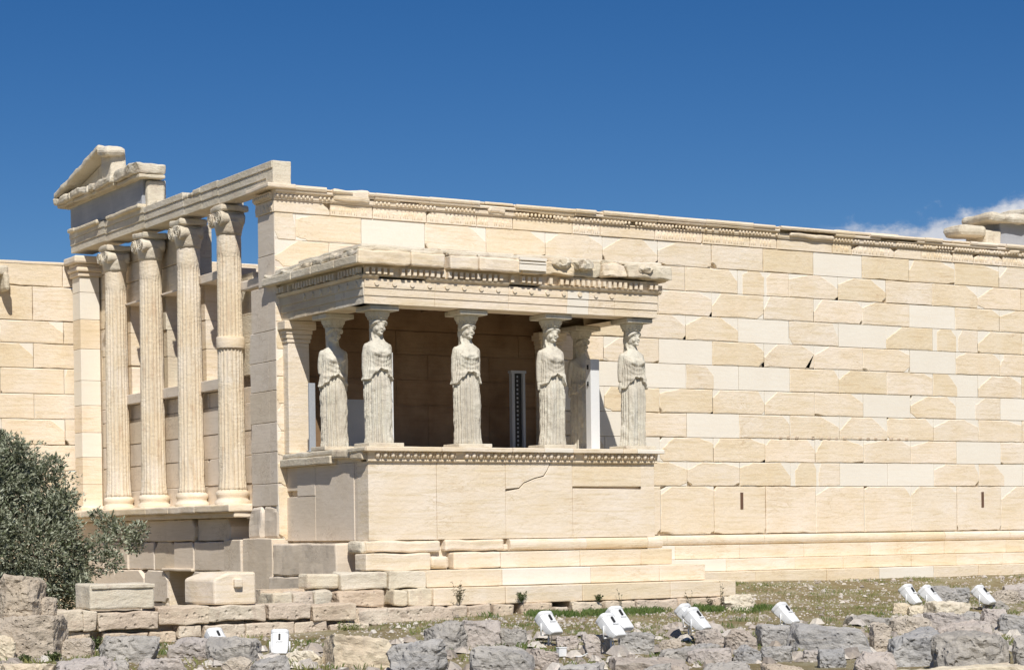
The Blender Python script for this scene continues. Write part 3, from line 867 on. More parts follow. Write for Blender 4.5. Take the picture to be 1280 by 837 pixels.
for (y0, y1, z0, z1, t) in ((-3.2, -2.68, -.99, .33, .35), (-2.68, -1.18, -.99, .33, .5), (-1.18, .0, -.99, -.2, .4), (-1.18, -.45, -.2, .33, .6), (-.45, .0, -.1, .33, .3)):
    b.poly(F, [(y0+g_, z0+g_), (y1-g_, z0+g_), (y1-g_, z1-g_), (y0+g_, z1-g_)], -.3, rp.uniform(-.01, .01), .008, t, 1)
F = FE(PX1)
for (y0, y1) in ((-3.2, -1.6), (-1.6, 0)): b.poly(F, [(y0+g_, -.987), (y1-g_, -.987), (y1-g_, .327), (y0+g_, .327)], -.3, 0, .008, .6)
b.build('podium', [OLD, GREYM], porch)
# podium crown: slab + egg and dart
b = MB()
def eggrow(mb, F, u0, u1, z, rr, miss=.12):
    O, U, Vv, N = F
    x = u0
    while x < u1:
        if rr.random() > miss:
            p = O+U*x+Vv*z+N*.078
            mb.ball(p, (.042, .042, .052), 8, 6, rr.uniform(.5, .9))
            q = O+U*(x+.07)+Vv*z+N*.085
            mb.ball(q, (.012, .012, .05), 5, 4, .5)
        x += .142
x = PX0-.1
for (x1, mi) in ((1.5, 0), (2.9, 0), (3.55, 0), (4.15, 1), (5.2, 0), (5.5, 0), (6.1, 1)):
    b.rough(x+.003, x1-.003, PY-.16, PY+.3, .495, .575, .006, .015, .12, rp.random(), mi)
    x = x1
for F_, u0, u1 in ((FS(PY), PX0-.02, PX1+.03), (FE(PX1), PY, 0)):
    b.ext(F_, [(.325, -.02), (.325, .04), (.345, .05), (.365, .04), (.385, .05), (.49, .075), (.49, -.02)], u0, u1, .35)
eggrow(b, FS(PY), PX0, PX1, .435, rp)
F = FW(PX0)
b.rough(PX0-.13, PX0+.3, -3.34, -2.7, .49, .57, .015, .02, .1, .4, 2); b.rough(PX0-.10, PX0+.3, -3.2, -2.75, .36, .49, .03, .03, .08, .2, 2)
b.rough(PX0-.12, PX0+.3, -2.7, -2.05, .40, .56, .03, .04, .08, .3, 2)
b.rough(PX0-.14, PX0+.3, -2.05, .0, .33, .47, .01, .02, .2, .5, 2); b.rough(PX0-.09, PX0+.3, -2.05, 0.0, .47, .57, .02, .03, .1, .7, 2)
b.box(PX0, PX1-.05, PY+.25, 0, .33, .57, .6)
b.build('podium_crown', [OLD, NEW, PALE], porch)

# steps and foundation of the porch
b = MB(); rs = random.Random(12)
for (x0, x1, t) in ((-.0, 1.5, .6), (1.5, 2.75, .7)):
    b.rough(x0+.1, x1, PY-.07, PY+.2, -1.18, -.995, .025, .035, .08, t)
b.rough(2.62, 2.85, PY-.05, PY+.2, -1.19, -1.08, .01, .03, .1, .6)
torus(b, FS(PY), 2.86, 6.08, -1.20, -.995, .09, rs, 1.2, 2.0)
b.rough(.0, 1.22, PY-.20, PY+.2, -1.49, -1.21, .02, .02, .12, .6)
b.rough(1.24, 1.62, PY-.16, PY+.2, -1.49, -1.28, .03, .06, .08, .6, cuts=2)
b.rough(1.68, 2.6, PY-.20, PY+.2, -1.49, -1.21, .02, .03, .12, .8, cuts=1)
step(b, 2.6, 6.2, PY-.20, -1.49, -1.21, PY+.2, 1.2, 1.9, .004, .012, rs)
step(b, 1.0, 6.75, PY-.45, -1.785, -1.495, PY, 1.4, 2.4, .004, .012, rs)
b.rough(.30, 1.0, PY-.45, PY, -1.785, -1.5, .03, .02, .08, .5, 2); b.rough(-.55, .28, PY-.43, PY, -1.78, -1.5, .035, .03, .1, .6, 2, cuts=1)
b.rough(-1.15, -.57, PY-.35, PY, -1.76, -1.52, .02, .04, .1, .4, 2)
step(b, 1.0, 7.25, PY-.70, -2.085, -1.79, PY, 1.3, 2.1, .005, .015, rs)
# foundation course: rough poros stones with gaps
x = -.75
b.rough(-.62, 1.22, PY-1.0, PY, -2.36, -2.09, .05, .03, .08, .7, 3, cuts=1)
for (x0, x1, z1) in ((1.25, 1.6, -2.10), (1.6, 2.05, -2.09), (2.08, 2.5, -2.09), (2.65, 3.28, -2.09), (3.34, 3.6, -2.17), (3.68, 4.3, -2.1), (4.34, 5.0, -2.11), (5.02, 5.9, -2.10), (5.92, 7.0, -2.10)):
    b.rough(x0+.01, x1-.01, PY-.78, PY, -2.60, z1, .035, .025, .08, rs.random(), 3)
# west side of the foundation
b.rough(-.17, .3, -2.62, -.1, -1.60, -1.03, .02, .03, .12, .35, 4)
b.rough(0, .3, -3.2, -2.72, -1.2, -1.0, .03, .05, .08, .5, 2)
b.rough(-.17, .3, -2.6, .1, -2.05, -1.61, .02, .03, .12, .5, 4)
for (x0, x1, z0, z1, cu, mi) in ((-1.9, -1.55, -2.02, -1.80, 0, 2), (-1.54, -1.17, -2.04, -1.80, 1, 3), (-1.15, -.85, -2.03, -1.78, 2, 2), (-.72, .10, -2.06, -1.80, 3, 3), (.30, .52, -2.05, -1.8, 1, 2), (.55, 1.0, -2.08, -1.79, 1, 2)):
    b.rough(x0, x1, PY-.66, PY-.1, z0, z1, .04, .03, .07, rs.random(), mi, cuts=cu)
b.box(-1.9, 1.2, PY-.2, PY+.2, -2.6, -1.75, .3, 3)
b.build('podium_steps', [OLD, NEW, PALE, POROS, GREYM], porch)

# wall antae of the porch
for (x0, x1) in ((.13, .55), (5.45, 5.87)):
    b = MB()
    yy = [.57, 2.58]
    b.rough(x0, x1, -.22, .02, .57, 2.55, .006, .02, .2, .7)
    for (z0, z1, e) in ((2.55, 2.62, .02), (2.62, 2.70, .035), (2.70, 2.78, .05), (2.78, 2.935, .10)):
        b.rough(x0-e, x1+e, -.22-e, .02, z0+.002, z1-.002, .003, .012, .2, .6)
    b.build('porch_anta', OLD, porch)

# entablature
EY = -3.26; EX0, EX1 = .11, 6.03
b = MB(); re_ = random.Random(17)
def fascia(F, u0, u1, joints, mi=0, z=(2.94, 3.075, 3.205, 3.36), th=-.5, disc=True, tones=None):
    js = [u0]+[j for j in joints if u0 < j < u1]+[u1]
    for i in range(len(js)-1):
        t = re_.random(); m_ = mi if not tones else tones[i]
        for k in range(3):
            b.poly(F, [(js[i]+.002, z[k]), (js[i+1]-.002, z[k]), (js[i+1]-.002, z[k+1]-.001), (js[i]+.002, z[k+1]-.001)], th, .015*k, .005, t, m_)
    O, U, Vv, N = F
    if disc:
        u = u0+.22
        while u < u1-.7:
            c = O+U*u+Vv*3.285+N*.03
            n = 14; bb = len(b.v)
            for lay, rr_ in ((.0, .045), (.022, .042)):
                for j in range(n):
                    a_ = 2*PI*j/n; b.v.append(tuple(c+U*rr_*math.cos(a_)+Vv*rr_*math.sin(a_)+N*lay))
            for j in range(n): b.face((bb+j, bb+(j+1) % n, bb+n+(j+1) % n, bb+n+j), .6, mi)
            b.face([bb+n+j for j in range(n)], .6, mi)
            u += .335
fascia(FS(EY), EX0, EX1, [1.45, 2.9, 4.1, 4.55, 5.1], tones=[0, 0, 0, 1, 0, 0])
fascia(FW(EX0), EY, 0, [-2.2, -1.0], mi=2)
fascia(FE(EX1), EY, 0, [-1.6])
# crown moulding over the architrave
for F_, u0, u1, mi in ((FS(EY), EX0-.05, EX1+.05, 0), (FW(EX0), EY, 0, 2), (FE(EX1), EY, 0, 0)):
    u = u0
    while u < u1-.01:
        q = min(u1, u+re_.uniform(.2, .6))
        if re_.random() < .85: b.ext(F_, [(3.36, -.1), (3.36, .05), (3.385, .075), (3.41, .09), (3.41, -.1)], u, q, re_.random(), mi)
        u = q
b.build('porch_architrave', [OLD, NEW, PALE], porch)
b = MB()
def dentils(F, u0, u1, mi, miss, n_=.09):
    O, U, Vv, N = F; u = u0
    b.ext(F, [(3.40, -.3), (3.40, .03), (3.58, .03), (3.58, -.3)], u0, u1, .4, mi)
    while u < u1-.05:
        if re_.random() > miss(u):
            h = re_.uniform(.0, .03)
            b.ext(F, [(3.415+h, .0), (3.415+h, n_+.03), (3.53, n_+.03), (3.53, .0)], u, u+.062, re_.uniform(.3, .9), mi)
        u += .112
dentils(FS(EY), EX0-.02, EX1, 0, lambda u: .10 if u > 3.9 or u < .6 else .30)
dentils(FW(EX0), EY, -.05, 1, lambda u: .06)
dentils(FE(EX1), EY, -.05, 0, lambda u: .1)
b.build('dentil_row', [OLD, PALE], porch)
# projecting cornice
b = MB()
cz0, cz1 = 3.575, 3.80
x = -.38; cy = -3.80
parts = [(-.10, .9, -3.49, 0, .02, 3.80), (.9, 1.55, -3.48, 0, .02, 3.80), (1.55, 1.63, -3.3, 2, .04, 3.74), (1.63, 2.2, -3.49, 0, .015, 3.80), (2.2, 3.05, -3.49, 0, .015, 3.80), (3.05, 3.55, -3.49, 0, .02, 3.80), (3.55, 4.15, -3.47, 0, .05, 3.84), (4.15, 4.75, -3.38, 2, .05, 3.82), (4.75, 5.25, -3.44, 0, .05, 3.84), (5.25, 6.22, -3.49, 2, .035, 3.86)]
for (x0, x1, y0, mi, am, zt) in parts:
    z0_ = cz0 if x0 < 3.9 else cz0+.04
    if x0 in (3.55,): z0_ = cz0+.02
    b.rough(x0+.005, x1-.005, y0, -2.9, z0_, zt, am, .03, .09, re_.random(), mi, freq=4)
    if mi != 2: b.rough(x0+.01, x1-.01, y0+.04, -2.9, zt-.01, zt+.055, am*1.4, .02, .09, re_.random(), 2, freq=5)
# new white gutter piece with grooves
b.box(2.98, 3.52, -3.52, -3.44, 3.62, 3.72, .8, 1); b.box(2.98, 3.52, -3.53, -3.44, 3.735, 3.765, .8, 1); b.box(2.98, 3.52, -3.54, -3.44, 3.79, 3.84, .8, 1)
# fallen carved lumps on the broken stretch
for k in range(6):
    x = re_.uniform(3.8, 6.0); b.rough(x-.15, x+.15, -3.53, -3.3, 3.70, 3.86, .05, .07, .06, re_.random(), 2, freq=7)
# west cornice
for (y0, y1, zt) in ((-3.46, -2.6, 3.82), (-2.6, -1.7, 3.84), (-1.7, -.9, 3.80), (-.9, .35, 3.78)):
    b.rough(-.12, .4, y0+.006, y1-.006, cz0, 3.72, .012, .02, .12, re_.random(), 2)
    b.rough(-.10+re_.uniform(-.02, .04), .5, y0+.01, y1-.01, 3.71, zt, .045, .04, .08, re_.random(), 2, freq=6)
b.rough(5.9, 6.22, -3.3, -.0, cz0+.02, 3.82, .02, .03, .12, .6, 0)
b.build('porch_cornice', [OLD, NEW, PALE], porch)
b = MB()
b.rough(-.02, 6.15, -3.3, -.003, 3.76, 3.86, .02, .03, .25, .7, 0)
for (x0, x1) in ((0, 1.5), (1.5, 3), (3, 4.5), (4.5, 6.1)): b.rough(x0+.03, x1-.01, -3.35, -.9, 3.84, 3.92, .02, .03, .2, re_.random(), 0)
b.build('porch_roof', PALE, porch)
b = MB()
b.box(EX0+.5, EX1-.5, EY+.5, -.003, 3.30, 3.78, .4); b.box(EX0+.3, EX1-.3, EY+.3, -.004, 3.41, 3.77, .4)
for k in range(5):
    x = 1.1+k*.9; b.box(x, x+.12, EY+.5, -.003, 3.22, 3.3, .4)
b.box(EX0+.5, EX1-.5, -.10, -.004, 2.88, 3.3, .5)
b.build('porch_ceiling', PATINA_SHADE, porch)  # ceiling colour is patina with the shade under the roof painted in
# patinated lining inside the porch, its brown darkened further to paint in shade
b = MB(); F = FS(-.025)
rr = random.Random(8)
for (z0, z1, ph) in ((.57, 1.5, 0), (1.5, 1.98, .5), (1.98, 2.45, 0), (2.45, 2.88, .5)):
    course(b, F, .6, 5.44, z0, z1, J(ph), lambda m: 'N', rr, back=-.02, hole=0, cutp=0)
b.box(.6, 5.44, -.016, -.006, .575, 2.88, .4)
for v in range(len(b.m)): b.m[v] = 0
b.build('porch_back_wall', PATINA_SHADE, porch)

# ================================================================== caryatids
def lerp_prof(z, tab):
    if z <= tab[0][0]: return tab[0][1:]
    for i in range(len(tab)-1):
        a, c = tab[i], tab[i+1]
        if z <= c[0]:
            t = (z-a[0])/(c[0]-a[0]); t = t*t*(3-2*t) if False else t
            return tuple(a[k]+(c[k]-a[k])*t for k in range(1, len(a)))
    return tab[-1][1:]
BT = [(0, .232, .175), (.05, .235, .18), (.3, .222, .175), (.7, .225, .178), (.95, .232, .18), (1.1, .222, .17), (1.25, .202, .150), (1.38, .200, .160), (1.48, .205, .168), (1.56, .212, .145), (1.615, .212, .125), (1.65, .180, .105), (1.685, .110, .088), (1.72, .074, .074), (1.80, .066, .068)]
def caryatid(x, y, knee, turn, label, name='caryatid_statue', seed=1, arms=(.42, .42), dark=False, rz=0):
    zb = .64
    t = thing(name, label, 'statue', (x, y, .575), 'draped female figures carrying the porch roof')
    rr = random.Random(seed)
    s = MB()
    def surf(z, th):
        """th=0 faces the viewer side (-y)"""
        a_, b_ = lerp_prof(z, BT)
        c, sn = math.cos(th), math.sin(th)
        ex = 2.5 if z < 1.6 else 2.1
        k = (abs(sn)**ex+abs(c)**ex)**(-1/ex)
        px = a_*k*sn; py = -b_*k*c
        front = max(0, c)
        hem = 1.02+.19*front**1.4*max(0, 1-abs(px/.22)**2.2)+.015*math.sin(px*60+seed)
        r = 0
        nrm = V(sn/a_ if a_ > .01 else sn, -c/b_ if b_ > .01 else -c, 0)
        nrm = V(nrm.x, nrm.y, 0).normalized()
        if z < hem:
            # deep skirt flutes on the standing leg, smoother on the bent one
            side = px*knee     # >0 : bent-leg side
            sm = sstep(-.02, .08, side)*front
            ph = th*10+.15*math.sin(z*2+seed)+.5*noise.noise(V(math.sin(th)*2, math.cos(th)*2, z*.5+seed))
            fl = (1-abs(math.sin(ph))**.9)
            r += -.050*fl*(1-.72*sm)*(.6+.4*sstep(1.2, .7, z))
            fl2 = 1-abs(math.sin(th*27+seed+noise.noise(V(math.sin(th)*2, z*.7, seed))))
            r += -.016*fl2*(1-.5*sm)
            # bent leg: thigh to knee to shin
            kn = math.exp(-((px-knee*.115)/.075)**2)*front
            r += .055*kn*math.exp(-((z-.62)/.30)**2)+.02*kn*sstep(1.1, .8, z)
            # curved drapery folds hanging outside the bent knee
            if side > .08 or (front < .5 and side > 0): r += .004*math.sin((z*22-abs(px)*70)+seed)*sstep(.9, .55, z)
            r += .012*sstep(.12, .0, z)
            r -= .026*sstep(-.22, -.0, z-hem)*(.4+.6*front)
        else:
            lip = math.exp(-(z-hem)/.035) if z-hem < .2 else 0
            r += .030*sstep(0, .008, z-hem)*(.4+.6*lip)*(1 if z < 1.5 else max(0, 1-(z-1.5)/.1))
            r += .010*lip*math.sin(px*75+seed*2)
            if z < 1.60:
                # catenary folds between the breasts + fine pleats over the belly
                cat = z-1.33-3.0*px*px+.01*noise.noise(V(px*9, z*5, seed))
                r += .0042*math.sin(cat*80)*front**2*sstep(1.18, 1.28, z)*(1-sstep(1.56, 1.60, z))
                r += .011*math.sin(th*26+1.2*math.sin(z*9))*(1-sstep(1.34, 1.50, z))
                r += .006*math.sin(th*34+seed)*(1-front)
                r += .050*front*(math.exp(-((px-.085)/.055)**2-((z-1.47)/.06)**2)+math.exp(-((px+.085)/.055)**2-((z-1.47)/.06)**2))
            r += .022*math.exp(-((z-1.19)/.035)**2)*front
        r += .006*noise.noise(V(px*14, py*14, z*14+seed))+.010*noise.noise(V(px*5, py*5, z*5+seed))
        # contrapposto sway
        sw = .018*knee*math.sin(PI*min(1, z/1.6))
        return V(px+nrm.x*r-sw, py+nrm.y*r, z)
    NZ, NT = 260, 300
    b0 = len(s.v)
    for i in range(NZ+1):
        z = 1.79*i/NZ
        for j in range(NT): s.v.append(tuple(surf(z, 2*PI*j/NT)))
    for i in range(NZ):
        for j in range(NT):
            k = (j+1) % NT; s.face((b0+i*NT+j, b0+i*NT+k, b0+(i+1)*NT+k, b0+(i+1)*NT+j))
    s.face([b0+j for j in range(NT)][::-1]); s.face([b0+NZ*NT+j for j in range(NT)])
    # arm stumps
    for sd, ln in zip((-1, 1), arms):
        if ln <= 0: continue
        pts = [(sd*.165, .01, 1.61), (sd*.200, .015, 1.57), (sd*.217, .03, 1.45), (sd*.222, .04, 1.60-ln*.75), (sd*.220, .035, 1.60-ln)]
        s.tube(pts, [.045, .058, .054, .050, .044], 14)
        s.ball((sd*.192, .012, 1.585), .058, 12, 8)
        # gathered cloth hanging beside the hip
        s.tube([(sd*.195, .04, 1.22), (sd*.228, .03, 1.06), (sd*.235, .035, .95)], [.025, .035, .018], 8)
    ct, st = math.cos(turn), math.sin(turn)
    def H_(p):   # head space -> body
        return (1.28*(p[0]*ct-p[1]*st), 1.2*(p[0]*st+p[1]*ct)-.012, 1.16*p[2]+1.902)
    def hball(c, r, seg=16, rings=10):
        b1 = len(s.v); s.ball(c, r, seg, rings)
        for q in range(b1, len(s.v)): s.v[q] = H_(s.v[q])
    hball((0, -.005, 0), (.083, .098, .122), 24, 16)
    hball((0, -.035, -.075), (.052, .06, .045))                 # jaw/chin
    hball((0, -.095, -.098), (.022, .018, .018))
    b1 = len(s.v); s.tube([(0, -.096, .028), (0, -.112, .0), (0, -.120, -.028)], [.009, .012, .017], 8)
    for q in range(b1, len(s.v)): s.v[q] = H_(s.v[q])
    for sd in (-1, 1):
        hball((sd*.034, -.088, .038), (.026, .013, .008), 8, 6)  # brow
        hball((sd*.034, -.086, .014), (.015, .010, .008), 8, 6)  # eye
        hball((sd*.045, -.070, -.03), (.028, .026, .03), 8, 6)   # cheek
        # waves of hair sweeping back over each temple
        for k in range(6):
            a_ = .25+k*.24
            hball((sd*(.030+.062*math.sin(a_)), -.085+.075*(1-math.cos(a_*.9)), .075-.045*(1-math.cos(a_))), (.030, .026, .022), 8, 6)
        s.tube([(sd*.075, .03, 1.86), (sd*.085, .02, 1.75), (sd*.10, -.035, 1.675), (sd*.10, -.10, 1.60), (sd*.092, -.145, 1.50)], [.026, .024, .018, .015, .010], 8)
    hball((0, -.112, -.050), (.018, .010, .006), 8, 6); hball((0, -.110, -.063), (.016, .010, .006), 8, 6)   # lips
    hball((0, .02, .045), (.104, .108, .095), 20, 12)           # hair cap
    hball((0, .075, -.03), (.085, .06, .12))
    s.tube([(0, .085, 1.84), (0, .11, 1.70), (0, .125, 1.50), (0, .13, 1.38)], [.095, .085, .07, .04], 12)   # long tresses
    s.tube([(0, 0, 1.74), (0, -.006, 1.82)], [.066, .06], 16)
    s.lathe(0, .005, [(.10, 1.97), (.135, 1.99), (.14, 2.01), (.13, 2.035), (.11, 2.045)], 24)
    # voxel union
    me = bpy.data.meshes.new('tmp'); me.from_pydata(s.v, [], s.f)
    bm = bmesh.new(); bm.from_mesh(me); bmesh.ops.recalc_face_normals(bm, faces=bm.faces[:]); bm.to_mesh(me); bm.free()
    ob = bpy.data.objects.new('tmp', me); COL.objects.link(ob)
    md = ob.modifiers.new('r', 'REMESH'); md.mode = 'VOXEL'; md.voxel_size = .0085
    dg = bpy.context.evaluated_depsgraph_get(); ev = ob.evaluated_get(dg)
    me2 = bpy.data.meshes.new_from_object(ev); bpy.data.objects.remove(ob)
    me2.name = 'figure'; me2.materials.clear(); me2.materials.append(STAT)
    n = len(me2.vertices); co = [0]*(3*n); me2.vertices.foreach_get('co', co)
    for i in range(n):
        X, Y, Z = co[3*i], co[3*i+1], co[3*i+2]
        nn = nvec((X, Y, Z), 14, seed)*.003+nvec((X, Y, Z), 60, seed)*.0012
        co[3*i] = 1.04*X+nn.x; co[3*i+1] = 1.04*Y+nn.y; co[3*i+2] = 1.025*Z+nn.z+(zb-.575)
    me2.vertices.foreach_set('co', co); me2.polygons.foreach_set('use_smooth', [True]*len(me2.polygons)); me2.update()
    fo = bpy.data.objects.new('figure', me2); COL.objects.link(fo); fo.parent = t; fo.rotation_euler = (0, 0, rz)
    p = MB(); p.rough(x-.33, x+.33, y-.28, y+.28, .578, .645, .004, .012, .2, .6); p.build('plinth', PALE, t)
    c = MB()
    def lf(a_, z): return 1+(.05*math.cos(a_*14) if 2.08 < z-.64 < 2.17 else 0)
    c.lathe(x, y, [(.12, zb+2.06), (.142, zb+2.075), (.142, zb+2.085), (.148, zb+2.095), (.165, zb+2.11), (.185, zb+2.135), (.196, zb+2.16), (.205, zb+2.185), (.212, zb+2.20), (.21, zb+2.21)], 84, lf, .6)
    for k in range(15):
        a_ = 2*PI*k/15; c.ball((x+.155*math.cos(a_), y+.155*math.sin(a_), zb+2.10), (.022, .022, .028), 6, 4)
    c.rough(x-.275, x+.275, y-.275, y+.275, zb+2.21, zb+2.297, .004, .015, .15, .6)
    c.build('capital', STAT, t)
    return t
caryatid(.53, -2.92, 1, .03, 'front row statue at the western corner of the porch, white bar beside its hip', seed=3, arms=(.5, .48))
caryatid(2.25, -2.92, 1, .20, 'front row statue second from the porch corner, head turned towards the east', seed=5, arms=(.50, .44))
caryatid(3.97, -2.92, -1, .02, 'front row statue third from the west, one knee pressing through the skirt', seed=8, arms=(.5, .45))
caryatid(5.70, -2.92, -1, .30, 'easternmost front statue, standing clear against the sunlit wall', seed=11, arms=(.46, .3))
caryatid(.44, -1.42, 1, .02, 'statue behind the corner one, its head in the shade of the roof', seed=13, arms=(.36, .4), rz=-.05)
caryatid(5.62, -1.35, -1, .1, 'fully shaded dark statue behind the front row at the east end', seed=17, arms=(.45, .45))

# steel and painted supports that stand in the porch
def post(name, x, y, wx, wy, h, m_, label, cat, grp=None, slots=False, z0=.575, inner=None):
    t = thing(name, label, cat, (x, y, z0), grp)
    b = MB(); b.rough(x-wx/2, x+wx/2, y-wy/2, y+wy/2, z0+.01, z0+h, 0, .008, 9, .8); b.build('shaft', m_, t)
    b = MB(); b.rough(x-wx/2-.03, x+wx/2+.03, y-wy/2-.03, y+wy/2+.03, z0, z0+.02, 0, .004, 9, .8); b.build('foot_plate', m_, t)
    if slots:
        for z in (h-.12, h-.42): b = MB(); b.tube([(x-wx/2-.004, y, z0+z-.06), (x-wx/2-.004, y, z0+z+.02)], .02, 6); b.build('slot', BLACK, t)
    return t
post('support_post', 5.17, -2.42, .19, .17, 1.66, WHITE, 'white painted box post standing between the shaded statue and the eastern front statue', 'post', slots=True)
post('support_bar', .885, -2.72, .045, .05, 1.62, WHITE, 'slim white bar standing right behind the western corner statue', 'bar')
post('support_bar', .20, -1.02, .12, .05, 1.20, GREYP, 'narrow grey steel bar behind the shaded-head statue near the wall pier', 'bar')
gp = thing('screen_panel', 'blue grey metal panel standing on the porch floor between the two western statues', 'panel', (1.2, -.8, .575))
b = MB(); b.rough(1.0, 1.46, -.83, -.77, .58, 1.52, 0, .006, 9); b.build('sheet', GREYP, gp)
b = MB(); b.box(1.0, 1.46, -.85, -.835, .58, .64); b.build('rail', GREYP, gp); b = MB(); b.box(1.0, 1.46, -.85, -.835, 1.47, 1.52); b.build('rail', GREYP, gp)
fr = thing('steel_frame', 'tall grey steel frame with a black slotted strip in the dark of the porch', 'frame', (4.66, -.6, .575))
b = MB(); b.box(4.52, 4.58, -.66, -.56, .58, 2.1); b.build('upright', GREYP, fr)
b = MB(); b.box(4.76, 4.81, -.66, -.56, .58, 2.1); b.build('upright', GREYP, fr)
b = MB(); b.box(4.5, 4.83, -.67, -.55, 2.1, 2.15); b.build('cross_bar', GREYP, fr)
b = MB(); b.box(4.58, 4.76, -.60, -.57, .58, 2.1); b.build('strip', BLACK, fr)
for k in range(18): b = MB(); b.box(4.655, 4.685, -.612, -.6, .66+k*.08, .70+k*.08); b.build('slot', GREYP, fr)

# ================================================================== low retaining wall, left
rwall = thing('retaining_wall', 'low wall of pitted ashlar courses at the left below the temple', 'wall', (-3, -4.9, -2.8))
b = MB(); rr = random.Random(51)
def P5(px, py, y=-5.0): return on(px, py, 1, y)
def wblock(px0, px1, py0, py1, y=-5.0, d=.75, mi=0, amp=.03, cuts=0, rnd=.02):
    p = P5(px0, py1, y); q = P5(px1, py0, y)
    b.rough(p.x, q.x, y+rr.uniform(-.02, .03), y+d, p.z, q.z, amp, rnd, .09, rr.random(), mi, cuts=cuts, freq=4)
for a_ in ((70, 104, 763, 788), (105, 121, 762, 788), (124, 198, 763, 788), (199, 262, 757, 781), (262, 334, 755, 777), (337, 390, 754, 774), (392, 446, 754, 776)): wblock(*a_)
for a_ in ((74, 112, 789, 806), (128, 186, 789, 806), (187, 220, 788, 808), (223, 254, 781, 797), (256, 305, 779, 800), (307, 368, 776, 800), (370, 409, 775, 798), (412, 462, 778, 800)): wblock(*a_, y=-4.97)
for a_ in ((60, 130, 807, 826), (132, 215, 808, 826), (216, 262, 799, 818), (263, 336, 801, 822), (337, 362, 801, 818), (363, 389, 797, 816), (391, 470, 800, 818)): wblock(*a_, y=-5.05, mi=1)
b.box(-6.3, -.8, -4.72, -4.3, -3.3, -2.05, .3)
b.build('ashlar_course', [POROS, ROCKB], rwall)
# loose blocks on it
lb = MB(); p = P5(113, 761, -5.0); q = P5(193, 728, -5.0)
lb.rough(p.x, q.x, -5.0, -4.35, p.z-.01, q.z, .015, .03, .08, .8, cuts=1, cutdepth=.12)
lb.rough(p.x+.02, q.x, -5.03, -4.97, q.z-.07, q.z-.01, .004, .012, .2, .8)
solo(lb, 'marble_slab', PALE, (p.x+.5, -4.7, p.z), 'long pale carved slab with a fillet along its top, lying on the low wall before the olive tree', 'stone block')
p = P5(268, 755, -4.9); q = P5(320, 714, -4.9)
bl = thing('marble_block', 'squared cream block with a small square boss, standing by the dark doorway', 'stone block', ((p.x+q.x)/2, -4.5, p.z))
lb = MB()
x0, x1 = p.x, q.x; z0, z1 = p.z-.01, q.z
def bossxf(v):
    return v
lb.rough(x0, x1, -4.9, -4.0, z0, z1, .006, .035, .08, .8, xf=lambda v: V(v.x-.12*(v.y+4.9)/.9*(1-(v.x-x0)/(x1-x0)), v.y, v.z-.10*max(0, 1-(v.x-x0)/.25)*(v.z > z0+.3)))
lb.build('body', OLD, bl)
lb = MB(); lb.rough(x0+.31, x0+.44, -4.97, -4.88, z0+.26, z0+.39, .004, .015, .05, .8); lb.build('boss', OLD, bl)

# ================================================================== rocks
GM = {'g': ROCKG, 'p': ROCKP, 'b': ROCKB, 'w': PALE, 'o': POROS}
def gray(px, py):
    """first point of the terrain under that line of sight (the foreground side)"""
    d = ray(px, py); o = V(CX, CY, CZ); t = 15.0
    while t < 60:
        p = o+d*t
        if p.z < gz(p.x, p.y): return p
        t += .05
    return o+d*38
def rock(px0, px1, py0, py1, kind, label, cuts=7, flat=False, seed=None, grp=None, blocky=False, name='limestone_rock', lift=0, dep=None, yfix=None):
    cx = (px0+px1)/2
    p = gray(cx, py1) if yfix is None else on(cx, py1, 1, yfix)
    dist = (p-V(CX, CY, CZ)).dot(fw); m_ = FPX/dist
    wd = (px1-px0)/m_*.98; ht = (py1-py0)/m_
    dp = dep or (min(wd*.75, 1.0) if not flat else min(wd*.9, 1.4))
    # tread of the top seen from above takes part of the pixel height
    h = max(.08, ht-dp*.055)+.09
    s = MB(); ang = -YAW*.0
    rs_ = seed if seed is not None else px0*.37+py0
    q = random.Random(rs_)
    yaw = -YAW*.85+q.uniform(-.25, .25)
    c_, s_ = math.cos(yaw), math.sin(yaw)
    dirf = V(fw.x, fw.y, 0).normalized()
    cen = V(p.x, p.y, 0)+dirf*dp*.5; bz = p.z-.12
    big = max(wd, h)
    s.rough(-wd/2, wd/2, -dp/2, dp/2, 0, h+.02, (.028 if not blocky else .02)*min(1, big)+.008, min(wd, dp, h)*(.06 if blocky else .10), max(.03, big/26), q.uniform(0, 1), 0, rs_, 3.4/max(.35, big), cuts+9, False, .42 if not blocky else .26, fine=1.0)
    tx, ty_ = q.uniform(-.13, .13), q.uniform(-.10, .10)
    s.v = [(v[0]+q_*0, v[1], v[2]+v[0]*tx+v[1]*ty_) for v in s.v for q_ in (0,)]
    s.v = [(v[0]*c_-v[1]*s_, v[0]*s_+v[1]*c_, v[2]) for v in s.v]
    o = s.build(name, GM[kind]); o.location = (cen.x, cen.y, bz+lift)
    return tag(o, label, 'rock', grp or 'rocks scattered before the temple')
